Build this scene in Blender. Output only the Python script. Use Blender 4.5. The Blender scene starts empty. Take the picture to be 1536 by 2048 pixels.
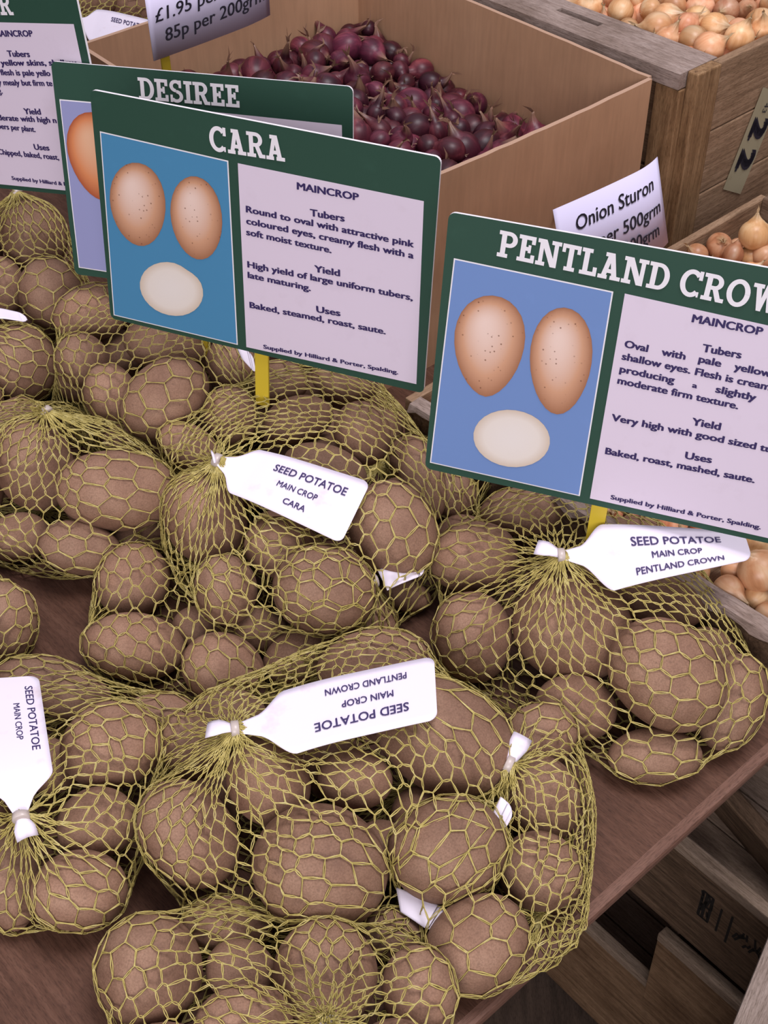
# A market stall: netted seed potatoes on a brown table, variety signs, onions in boxes and crates.
import bpy, bmesh, math, random
import numpy as np
from mathutils import Vector, Matrix, Quaternion

sc = bpy.context.scene
COL = sc.collection

# ------------------------------------------------------------------ camera, sky, light, exposure
CAM_H, TILT, FPX = 0.72, math.radians(42), 2700.0        # 0.72 m above the table, looking 42 degrees down
cd = bpy.data.cameras.new('camera'); cam = bpy.data.objects.new('camera', cd); COL.objects.link(cam)
cam.location = (0, 0, CAM_H); cam.rotation_euler = (math.pi/2 - TILT, 0, 0)
cd.sensor_fit = 'VERTICAL'; cd.sensor_height = 24.0; cd.lens = 24.0*FPX/2048.0; cd.clip_start = 0.02
sc.camera = cam

world = bpy.data.worlds.new('overcast'); sc.world = world; world.use_nodes = True
wn, wl = world.node_tree.nodes, world.node_tree.links
wtc = wn.new('ShaderNodeTexCoord'); wsep = wn.new('ShaderNodeSeparateXYZ'); wramp = wn.new('ShaderNodeValToRGB')
wl.new(wtc.outputs['Generated'], wsep.inputs[0]); wl.new(wsep.outputs['Z'], wramp.inputs[0])
e = wramp.color_ramp.elements
e[0].position = 0.0; e[0].color = (0.012, 0.011, 0.011, 1)
e[1].position = 0.85; e[1].color = (0.62, 0.595, 0.68, 1)
m_ = e.new(0.35); m_.color = (0.13, 0.122, 0.134, 1)
wl.new(wramp.outputs[0], wn['Background'].inputs['Color'])
wn['Background'].inputs['Strength'].default_value = 1.0

def area(name, loc, target, size, power, color):
    ld = bpy.data.lights.new(name, 'AREA'); ld.shape = 'RECTANGLE'; ld.size, ld.size_y = size
    ld.energy = power; ld.color = color
    lo = bpy.data.objects.new(name, ld); COL.objects.link(lo); lo.location = loc
    lo.rotation_euler = (Vector(target) - Vector(loc)).to_track_quat('-Z', 'Y').to_euler()
area('open_sky_light', (0.45, 0.55, 2.3), (-0.05, 0.75, 0.0), (0.9, 0.9), 38, (1.0, 0.965, 1.0))
area('sign_fill_light', (-0.3, -2.0, 1.25), (0.05, 0.9, 0.15), (2.0, 1.2), 62, (1.0, 0.96, 1.0))  # added fill lamp behind the camera, brightens the upright sign and box faces

vs = sc.view_settings
vs.view_transform = 'Standard'; vs.look = 'None'; vs.gamma = 1.0; vs.use_curve_mapping = False
vs.exposure = 0.0

# ------------------------------------------------------------------ helpers
F_ = Vector((0, math.cos(TILT), -math.sin(TILT))); U_ = Vector((0, math.sin(TILT), math.cos(TILT)))
def at(px, py, z):
    """the point at height z seen at pixel (px, py) of the 1536 x 2048 photograph"""
    d = F_ + Vector((1, 0, 0))*((px - 768)/FPX) + U_*((1024 - py)/FPX)
    return Vector((0, 0, CAM_H)) + d*((z - CAM_H)/d.z)

def tag(o, label=None, cat=None, group=None, kind=None):
    for k, v in (('label', label), ('category', cat), ('group', group), ('kind', kind)):
        if v: o[k] = v
    return o

def empty(name, loc, rot=None):
    o = bpy.data.objects.new(name, None); COL.objects.link(o); o.empty_display_size = 0.02
    o.matrix_world = Matrix.Translation(loc) @ (rot.to_4x4() if rot is not None else Matrix())
    return o

def link(name, me, parent=None, mats=()):
    o = bpy.data.objects.new(name, me); COL.objects.link(o)
    if parent is not None: o.parent = parent
    for m in (mats if isinstance(mats, (list, tuple)) else [mats]): me.materials.append(m)
    return o

def mesh(name, verts, faces, smooth=False, idx=None):
    me = bpy.data.meshes.new(name)
    me.from_pydata([tuple(v) for v in verts], [], [tuple(f) for f in faces])
    if smooth: me.polygons.foreach_set('use_smooth', [True]*len(me.polygons))
    if idx is not None: me.polygons.foreach_set('material_index', list(idx))
    me.update(); return me

def box_mesh(x0, x1, y0, y1, z0, z1, bevel=0.001, seg=2, wob=0.0, seed=0):
    bm = bmesh.new()
    bmesh.ops.create_cube(bm, size=1.0)
    for v in bm.verts:
        v.co = Vector(((x0+x1)/2 + v.co.x*(x1-x0), (y0+y1)/2 + v.co.y*(y1-y0), (z0+z1)/2 + v.co.z*(z1-z0)))
    if bevel: bmesh.ops.bevel(bm, geom=list(bm.edges), offset=bevel, segments=seg, affect='EDGES', profile=0.6)
    me = bpy.data.meshes.new('board'); bm.to_mesh(me); bm.free()
    return me

def box(name, parent, x0, x1, y0, y1, z0, z1, m, bevel=0.001):
    return link(name, box_mesh(x0, x1, y0, y1, z0, z1, bevel), parent, m)

# ------------------------------------------------------------------ materials
def new_mat(name, rough=0.6, spec=0.4):
    m = bpy.data.materials.new(name); m.use_nodes = True
    b = m.node_tree.nodes['Principled BSDF']
    b.inputs['Roughness'].default_value = rough
    b.inputs['Specular IOR Level'].default_value = spec
    return m, m.node_tree.nodes, m.node_tree.links, b

def plain(name, col, rough=0.6, spec=0.4):
    m, n, l, b = new_mat(name, rough, spec); b.inputs['Base Color'].default_value = (*col, 1); return m

def ramp(n, stops):
    r = n.new('ShaderNodeValToRGB'); el = r.color_ramp.elements
    el[0].position, el[0].color = stops[0][0], (*stops[0][1], 1)
    el[1].position, el[1].color = stops[-1][0], (*stops[-1][1], 1)
    for p, c in stops[1:-1]:
        x = el.new(p); x.color = (*c, 1)
    return r

def coords(n, l, scale=(1, 1, 1), kind='Object'):
    tc = n.new('ShaderNodeTexCoord'); mp = n.new('ShaderNodeMapping'); mp.inputs['Scale'].default_value = scale
    l.new(tc.outputs[kind], mp.inputs[0]); return mp.outputs[0]

def noise(n, l, vec, scale, detail=4, rough=0.55, dist=0.0):
    t = n.new('ShaderNodeTexNoise'); t.inputs['Scale'].default_value = scale; t.inputs['Detail'].default_value = detail
    t.inputs['Roughness'].default_value = rough; t.inputs['Distortion'].default_value = dist
    if vec is not None: l.new(vec, t.inputs['Vector'])
    return t.outputs['Fac']

def mixc(n, l, fac, a, b, mode='MIX'):
    x = n.new('ShaderNodeMix'); x.data_type = 'RGBA'; x.blend_type = mode
    for sock, v in ((x.inputs[0], fac), (x.inputs[6], a), (x.inputs[7], b)):
        if isinstance(v, (int, float)): sock.default_value = v
        elif isinstance(v, tuple): sock.default_value = (*v, 1)
        else: l.new(v, sock)
    return x.outputs[2]

def bump(n, l, b, h, strength, dist=0.001):
    bp = n.new('ShaderNodeBump'); bp.inputs['Strength'].default_value = strength; bp.inputs['Distance'].default_value = dist
    l.new(h, bp.inputs['Height']); l.new(bp.outputs[0], b.inputs['Normal'])

def obj_random(n):
    return n.new('ShaderNodeObjectInfo').outputs['Random']

def wood(name, dark, mid, light, axis='x', grain=60, rough=0.75, stain=0.5):
    m, n, l, b = new_mat(name, rough, 0.25)
    s = {'x': (0.06, 1, 1), 'y': (1, 0.06, 1), 'z': (1, 1, 0.06)}[axis]
    v = coords(n, l, s)
    g = noise(n, l, v, grain*4, 6, 0.65, 0.4)
    r = ramp(n, [(0.28, dark), (0.5, mid), (0.74, light)]); l.new(g, r.inputs[0])
    st = ramp(n, [(0.40, (1, 1, 1)), (0.66, (0.55, 0.5, 0.45))]); l.new(noise(n, l, coords(n, l), 14, 5, 0.6), st.inputs[0])
    s2 = tuple(0.14 if q < 1 else 1 for q in s)
    fl = noise(n, l, coords(n, l, s2), 1100, 3, 0.7); fr = ramp(n, [(0.36, (0.62, 0.60, 0.58)), (0.50, (1, 1, 1)), (0.72, (1.16, 1.16, 1.16))]); l.new(fl, fr.inputs[0])
    c_ = mixc(n, l, stain, r.outputs[0], st.outputs[0], 'MULTIPLY')
    l.new(mixc(n, l, 0.85, c_, fr.outputs[0], 'MULTIPLY'), b.inputs['Base Color'])
    bump(n, l, b, g, 0.5, 0.001); return m

def potato_material():
    m, n, l, b = new_mat('potato_skin', 0.72, 0.3)
    v = coords(n, l)
    big = noise(n, l, v, 26, 4, 0.6)
    r = ramp(n, [(0.30, (0.170, 0.088, 0.056)), (0.5, (0.240, 0.133, 0.086)), (0.72, (0.305, 0.180, 0.120))]); l.new(big, r.inputs[0])
    fine = noise(n, l, v, 900, 3, 0.7)
    fr = ramp(n, [(0.35, (0.78, 0.76, 0.74)), (0.62, (1.08, 1.08, 1.08))]); l.new(fine, fr.inputs[0])
    c = mixc(n, l, 1.0, r.outputs[0], fr.outputs[0], 'MULTIPLY')
    vo = n.new('ShaderNodeTexVoronoi'); vo.inputs['Scale'].default_value = 150; l.new(v, vo.inputs['Vector'])
    pr = ramp(n, [(0.08, (1, 1, 1)), (0.16, (0, 0, 0))]); l.new(vo.outputs['Distance'], pr.inputs[0])
    pm = n.new('ShaderNodeMath'); pm.operation = 'MULTIPLY'; l.new(pr.outputs[0], pm.inputs[0]); pm.inputs[1].default_value = 0.35
    c = mixc(n, l, pm.outputs[0], c, (0.11, 0.06, 0.04))
    at_ = n.new('ShaderNodeAttribute'); at_.attribute_name = 'eye'
    c = mixc(n, l, at_.outputs['Fac'], c, (0.12, 0.062, 0.045))
    hs = n.new('ShaderNodeHueSaturation'); l.new(c, hs.inputs['Color'])
    mr = n.new('ShaderNodeMapRange'); mr.inputs[3].default_value = 0.86; mr.inputs[4].default_value = 1.14
    l.new(obj_random(n), mr.inputs[0]); l.new(mr.outputs[0], hs.inputs['Value'])
    l.new(hs.outputs[0], b.inputs['Base Color'])
    bump(n, l, b, fine, 0.28, 0.0006); return m

def twine_material():
    m, n, l, b = new_mat('net_twine', 0.55, 0.35)
    r = ramp(n, [(0.3, (0.36, 0.285, 0.075)), (0.52, (0.50, 0.405, 0.125)), (0.75, (0.63, 0.54, 0.235))])
    l.new(noise(n, l, coords(n, l), 160, 3, 0.6), r.inputs[0])
    l.new(r.outputs[0], b.inputs['Base Color']); return m

def paper(name, col, stain=None, rough=0.55):
    m, n, l, b = new_mat(name, rough, 0.35)
    f = noise(n, l, coords(n, l), 45, 5, 0.6)
    r = ramp(n, [(0.58, col), (0.80, stain or tuple(c*0.9 for c in col))]); l.new(f, r.inputs[0])
    l.new(r.outputs[0], b.inputs['Base Color']); return m

def cardboard_material():
    m, n, l, b = new_mat('cardboard', 0.8, 0.2)
    f = noise(n, l, coords(n, l), 9, 5, 0.6)
    r = ramp(n, [(0.3, (0.42, 0.235, 0.135)), (0.7, (0.50, 0.290, 0.172))]); l.new(f, r.inputs[0])
    g = noise(n, l, coords(n, l, (1, 1, 0.1)), 220, 3, 0.5)
    gr = ramp(n, [(0.3, (0.93, 0.93, 0.93)), (0.7, (1.05, 1.05, 1.05))]); l.new(g, gr.inputs[0])
    l.new(mixc(n, l, 1.0, r.outputs[0], gr.outputs[0], 'MULTIPLY'), b.inputs['Base Color'])
    return m

def onion_material(name, stops, rough, spec, streak):
    m, n, l, b = new_mat(name, rough, spec)
    v = coords(n, l, (1, 1, 0.16))
    add = n.new('ShaderNodeVectorMath'); add.operation = 'ADD'; l.new(v, add.inputs[0])
    cb = n.new('ShaderNodeCombineXYZ'); rm = n.new('ShaderNodeMath'); rm.operation = 'MULTIPLY'; rm.inputs[1].default_value = 37.0
    rnd = obj_random(n); l.new(rnd, rm.inputs[0]); l.new(rm.outputs[0], cb.inputs[0]); l.new(rm.outputs[0], cb.inputs[1]); l.new(cb.outputs[0], add.inputs[1])
    f = noise(n, l, add.outputs[0], streak, 4, 0.6, 0.3)
    r = ramp(n, stops); l.new(f, r.inputs[0])
    hs = n.new('ShaderNodeHueSaturation'); l.new(r.outputs[0], hs.inputs['Color'])
    mr = n.new('ShaderNodeMapRange'); mr.inputs[3].default_value = 0.40 if 'red' in name else 0.66; mr.inputs[4].default_value = 1.35
    l.new(rnd, mr.inputs[0]); l.new(mr.outputs[0], hs.inputs['Value'])
    mh = n.new('ShaderNodeMapRange'); mh.inputs[3].default_value = 0.488; mh.inputs[4].default_value = 0.512
    ml = n.new('ShaderNodeMath'); ml.operation = 'FRACT'; mm = n.new('ShaderNodeMath'); mm.operation = 'MULTIPLY'; mm.inputs[1].default_value = 7.3
    l.new(rnd, mm.inputs[0]); l.new(mm.outputs[0], ml.inputs[0]); l.new(ml.outputs[0], mh.inputs[0]); l.new(mh.outputs[0], hs.inputs['Hue'])
    tip = n.new('ShaderNodeAttribute'); tip.attribute_name = 'dry'
    c = mixc(n, l, tip.outputs['Fac'], hs.outputs[0], (0.42, 0.28, 0.15) if 'red' not in name else (0.24, 0.13, 0.085))
    l.new(c, b.inputs['Base Color']); bump(n, l, b, f, 0.25, 0.0008); return m

M = dict(
    potato=potato_material(), twine=twine_material(),
    tag=paper('tag_card', (0.80, 0.73, 0.84), (0.66, 0.52, 0.55), 0.4),
    ink=plain('blue_black_ink', (0.035, 0.022, 0.10), 0.5),
    clip=plain('steel_clip', (0.50, 0.42, 0.38), 0.35, 0.6),
    green=paper('sign_green', (0.024, 0.068, 0.046), (0.028, 0.078, 0.053), 0.45),
    panel=paper('sign_cream', (0.70, 0.60, 0.71), (0.66, 0.56, 0.66), 0.5),
    white=plain('sign_white', (0.80, 0.76, 0.80), 0.5),
    yellow=plain('stake_yellow', (0.62, 0.45, 0.035), 0.4),
    cardboard=cardboard_material(), cardedge=plain('cardboard_edge', (0.46, 0.29, 0.20), 0.85),
    card=plain('price_card_paper', (0.72, 0.66, 0.88), 0.6), black=plain('black_marker', (0.02, 0.018, 0.03), 0.6),
    redonion=onion_material('red_onion_skin', [(0.25, (0.026, 0.006, 0.012)), (0.5, (0.092, 0.014, 0.028)), (0.75, (0.235, 0.050, 0.068))], 0.42, 0.4, 90),
    onion=onion_material('brown_onion_skin', [(0.25, (0.40, 0.165, 0.065)), (0.45, (0.62, 0.30, 0.14)), (0.6, (0.72, 0.43, 0.24)), (0.78, (0.76, 0.56, 0.36))], 0.38, 0.5, 70),
    crate_x=wood('crate_wood_lengthwise', (0.19, 0.115, 0.068), (0.31, 0.195, 0.118), (0.41, 0.275, 0.175), 'x'),
    crate_y=wood('crate_wood_crosswise', (0.19, 0.115, 0.068), (0.31, 0.195, 0.118), (0.41, 0.275, 0.175), 'y'),
    crate_z=wood('crate_wood_upright', (0.12, 0.062, 0.03), (0.27, 0.155, 0.075), (0.40, 0.25, 0.135), 'z'),
    grey_y=wood('weathered_grey_wood', (0.22, 0.155, 0.13), (0.33, 0.25, 0.215), (0.42, 0.33, 0.295), 'y', 90, stain=0.8),
    grey_x=wood('weathered_grey_rim', (0.21, 0.155, 0.125), (0.31, 0.24, 0.205), (0.40, 0.32, 0.28), 'x', 90, stain=0.6),
    brown_x=wood('warm_brown_wood', (0.12, 0.066, 0.034), (0.23, 0.135, 0.075), (0.33, 0.205, 0.12), 'x', 45, stain=0.7),
    dark_x=wood('old_dark_wood', (0.055, 0.033, 0.020), (0.125, 0.076, 0.046), (0.225, 0.142, 0.09), 'x', 70),
    dark_y=wood('old_dark_wood_crosswise', (0.10, 0.062, 0.04), (0.21, 0.135, 0.09), (0.31, 0.21, 0.145), 'y', 70),
    rail_x=wood('worn_rail_wood', (0.19, 0.130, 0.09), (0.30, 0.215, 0.155), (0.40, 0.30, 0.23), 'x', 80),
    table=wood('table_veneer', (0.062, 0.027, 0.016), (0.098, 0.044, 0.027), (0.140, 0.068, 0.044), 'y', 55, 0.62, 0.25),
    table_edge=wood('table_edge_wood', (0.115, 0.055, 0.037), (0.150, 0.075, 0.052), (0.185, 0.098, 0.070), 'x', 40, 0.6, 0.1),
    soil=wood('floor_boards_wood', (0.05, 0.035, 0.026), (0.09, 0.06, 0.045), (0.13, 0.09, 0.065), 'y', 20),
)
def print_mat(name, lo, mid, hi, spots):
    """offset-printed potato picture: ink tone carried per vertex plus printed specks"""
    m, n, l, b = new_mat(name, 0.45, 0.35)
    a = n.new('ShaderNodeAttribute'); a.attribute_name = 'ink'
    r = ramp(n, [(0.0, lo), (0.45, mid), (1.0, hi)]); l.new(a.outputs['Fac'], r.inputs[0])
    vo = n.new('ShaderNodeTexVoronoi'); vo.inputs['Scale'].default_value = 240; l.new(coords(n, l), vo.inputs['Vector'])
    pr = ramp(n, [(0.10, (1, 1, 1)), (0.17, (0, 0, 0))]); l.new(vo.outputs['Distance'], pr.inputs[0])
    gate = ramp(n, [(0.38, (0, 0, 0)), (0.52, (1, 1, 1))]); l.new(noise(n, l, coords(n, l), 70, 2), gate.inputs[0])
    pm = n.new('ShaderNodeMath'); pm.operation = 'MULTIPLY'; l.new(pr.outputs[0], pm.inputs[0]); l.new(gate.outputs[0], pm.inputs[1])
    pq = n.new('ShaderNodeMath'); pq.operation = 'MULTIPLY'; l.new(pm.outputs[0], pq.inputs[0]); pq.inputs[1].default_value = spots; pm = pq
    l.new(mixc(n, l, pm.outputs[0], r.outputs[0], (0.18, 0.07, 0.04)), b.inputs['Base Color']); return m
M['print'] = print_mat('printed_tuber', (0.34, 0.145, 0.075), (0.60, 0.32, 0.195), (0.80, 0.60, 0.52), 0.8)
M['print_red'] = print_mat('printed_red_tuber', (0.36, 0.08, 0.03), (0.62, 0.22, 0.09), (0.70, 0.40, 0.25), 0.0)
M['print_slice'] = print_mat('printed_slice', (0.62, 0.50, 0.40), (0.76, 0.68, 0.62), (0.77, 0.70, 0.66), 0.0)

# ------------------------------------------------------------------ lettering
_glyph = {}
def text_shape(s, bold=0.0, shear=0.0):
    """triangles of a line of sans lettering: baseline from (0,0), width 1 along x, cap height in the same unit is returned"""
    k = (s, bold, shear)
    if k in _glyph: return _glyph[k]
    cu = bpy.data.curves.new('lettering', 'FONT'); cu.body = s; cu.shear = shear; cu.resolution_u = 3
    ob = bpy.data.objects.new('lettering', cu); COL.objects.link(ob); bpy.context.view_layer.update()
    me = bpy.data.meshes.new_from_object(ob.evaluated_get(bpy.context.evaluated_depsgraph_get()))
    v = np.array([tuple(x.co)[:2] for x in me.vertices]); f = [tuple(p.vertices) for p in me.polygons]
    bpy.data.objects.remove(ob); bpy.data.curves.remove(cu); bpy.data.meshes.remove(me)
    if bold:                                            # heavier weight: the line struck again with small shifts
        n0 = len(v); v0, f0 = v, list(f)
        for k_, (dx, dy) in enumerate(((bold, 0), (bold, bold), (0, bold), (bold*2, bold*.5))):
            v = np.concatenate([v, v0 + (dx, dy)]); f = f + [tuple(i + n0*(k_ + 1) for i in q) for q in f0]
    _glyph[k] = (v, f); return v, f

def text_line(s, x0, y0, x1, y1, cap, bold=0.0, shear=0.0):
    """lettering stretched from (x0,y0) to (x1,y1) along its baseline, capitals `cap` high"""
    v, f = text_shape(s, bold, shear)
    a, b_ = v[:, 0].min(), v[:, 0].max()
    u = (v[:, 0] - a)/(b_ - a); h = v[:, 1]/0.729*cap
    d = np.array([x1 - x0, y1 - y0]); n = np.array([-d[1], d[0]])/np.linalg.norm(d)
    return np.array([x0, y0]) + u[:, None]*d + h[:, None]*n, f

def rect(x0, y0, x1, y1): return [(x0, y0), (x1, y0), (x1, y1), (x0, y1)]
def ring(cx, cy, rx, ry, tx, ty, a0, a1, n=18):
    out = []
    for k in range(n):
        t0, t1 = [math.radians(a0 + (a1 - a0)*(k + j)/n) for j in (0, 1)]
        out.append([(cx + (rx - tx)*math.cos(t0), cy + (ry - ty)*math.sin(t0)), (cx + rx*math.cos(t0), cy + ry*math.sin(t0)),
                    (cx + rx*math.cos(t1), cy + ry*math.sin(t1)), (cx + (rx - tx)*math.cos(t1), cy + (ry - ty)*math.sin(t1))])
    return out
S, H = 0.21, 0.15       # stem and slab-serif weight
def slab(ch):
    """slab-serif capital as convex polygons in a cap-height-1 box; returns (polygons, width)"""
    st = lambda x, w=0.40, lo=True, hi=True: [rect(x - S/2, 0, x + S/2, 1)] + ([rect(x - w/2, 0, x + w/2, H)] if lo else []) + ([rect(x - w/2, 1 - H, x + w/2, 1)] if hi else [])
    if ch == ' ': return [], 0.34
    if ch == 'I': return st(0.22, 0.44), 0.44
    if ch == 'P': return st(0.22, 0.44, True, False) + [rect(0, 1 - H, .45, 1), rect(.2, .40, .45, .40 + H)] + ring(.45, .70, .34, .30, .20, H, -90, 90), 0.79
    if ch == 'R': return st(0.22, 0.44, True, False) + [rect(0, 1 - H, .45, 1), rect(.2, .42, .5, .42 + H)] + ring(.45, .71, .33, .29, .20, H, -90, 90) + [[(.38, .48), (.58, .52), (.80, .06), (.60, 0)], rect(.60, 0, .90, H)], 0.90
    if ch == 'E': return st(0.22, 0.3, False, False) + [rect(0, 0, .72, H), rect(0, 1 - H, .70, 1), rect(.2, .43, .52, .43 + H), rect(.56, 0, .72, .30), rect(.54, .70, .70, 1), rect(.42, .36, .54, .66)], 0.74
    if ch == 'L': return st(0.22, 0.44) + [rect(0, 0, .70, H), rect(.54, 0, .70, .34)], 0.72
    if ch == 'T': return st(0.38, 0.44) + [rect(0, 1 - H, .76, 1), rect(0, .68, .14, 1), rect(.62, .68, .76, 1)], 0.76
    if ch == 'N': return [rect(.10, 0, .27, 1), rect(.70, 0, .87, 1), rect(0, 0, .38, H), rect(0, 1 - H, .30, 1), rect(.58, 1 - H, .98, 1), [(.10, 1), (.36, 1), (.87, 0), (.62, 0)]], 0.98
    if ch == 'A': return [[(.10, 0), (.30, 0), (.53, 1), (.34, 1)], [(.58, 0), (.80, 0), (.56, 1), (.36, 1)], rect(.22, .24, .66, .24 + H), rect(0, 0, .38, H), rect(.50, 0, .92, H), rect(.20, 1 - H, .50, 1)], 0.92
    if ch == 'D': return st(0.22, 0.3, False, False) + [rect(0, 0, .42, H), rect(0, 1 - H, .42, 1)] + ring(.42, .5, .44, .5, .21, H, -90, 90), 0.86
    if ch == 'C': return ring(.45, .5, .45, .52, .21, .17, 42, 318, 26) + [rect(.70, .66, .85, 1), rect(.72, .02, .80, .22)], 0.86
    if ch == 'O': return ring(.46, .5, .46, .52, .21, .17, 0, 360, 32), 0.92
    if ch == 'S': return ring(.36, .735, .34, .28, .19, H, 30, 270, 16) + ring(.37, .275, .36, .29, .19, H, -150, 90, 16) + [rect(.52, .66, .66, 1), rect(.04, 0, .17, .34)], 0.74
    if ch == 'W': return [[(.10, 1), (.31, 1), (.48, 0), (.30, 0)], [(.30, 0), (.47, 0), (.68, 1), (.50, 1)], [(.50, 1), (.70, 1), (.88, 0), (.70, 0)], [(.70, 0), (.87, 0), (1.08, 1), (.88, 1)], rect(0, 1 - H, .42, 1), rect(.78, 1 - H, 1.18, 1)], 1.18
    return [], 0.5
def slab_title(s, x0, y0, x1, y1, cap):
    polys, x = [], 0.0
    for ch in s:
        p, w = slab(ch); polys += [[(a + x, b_) for a, b_ in q] for q in p]; x += w + 0.05
    tot = x - 0.05
    d = np.array([x1 - x0, y1 - y0]); n = np.array([-d[1], d[0]])/np.linalg.norm(d)
    v, f = [], []
    for q in polys:
        q = [np.array([x0, y0]) + a/tot*d + b_*cap*n for a, b_ in q]
        ar = sum(q[i][0]*q[(i+1) % 4][1] - q[(i+1) % 4][0]*q[i][1] for i in range(4))
        if ar < 0: q = q[::-1]
        f.append(tuple(range(len(v), len(v) + 4))); v += q
    return np.array(v), f

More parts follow.
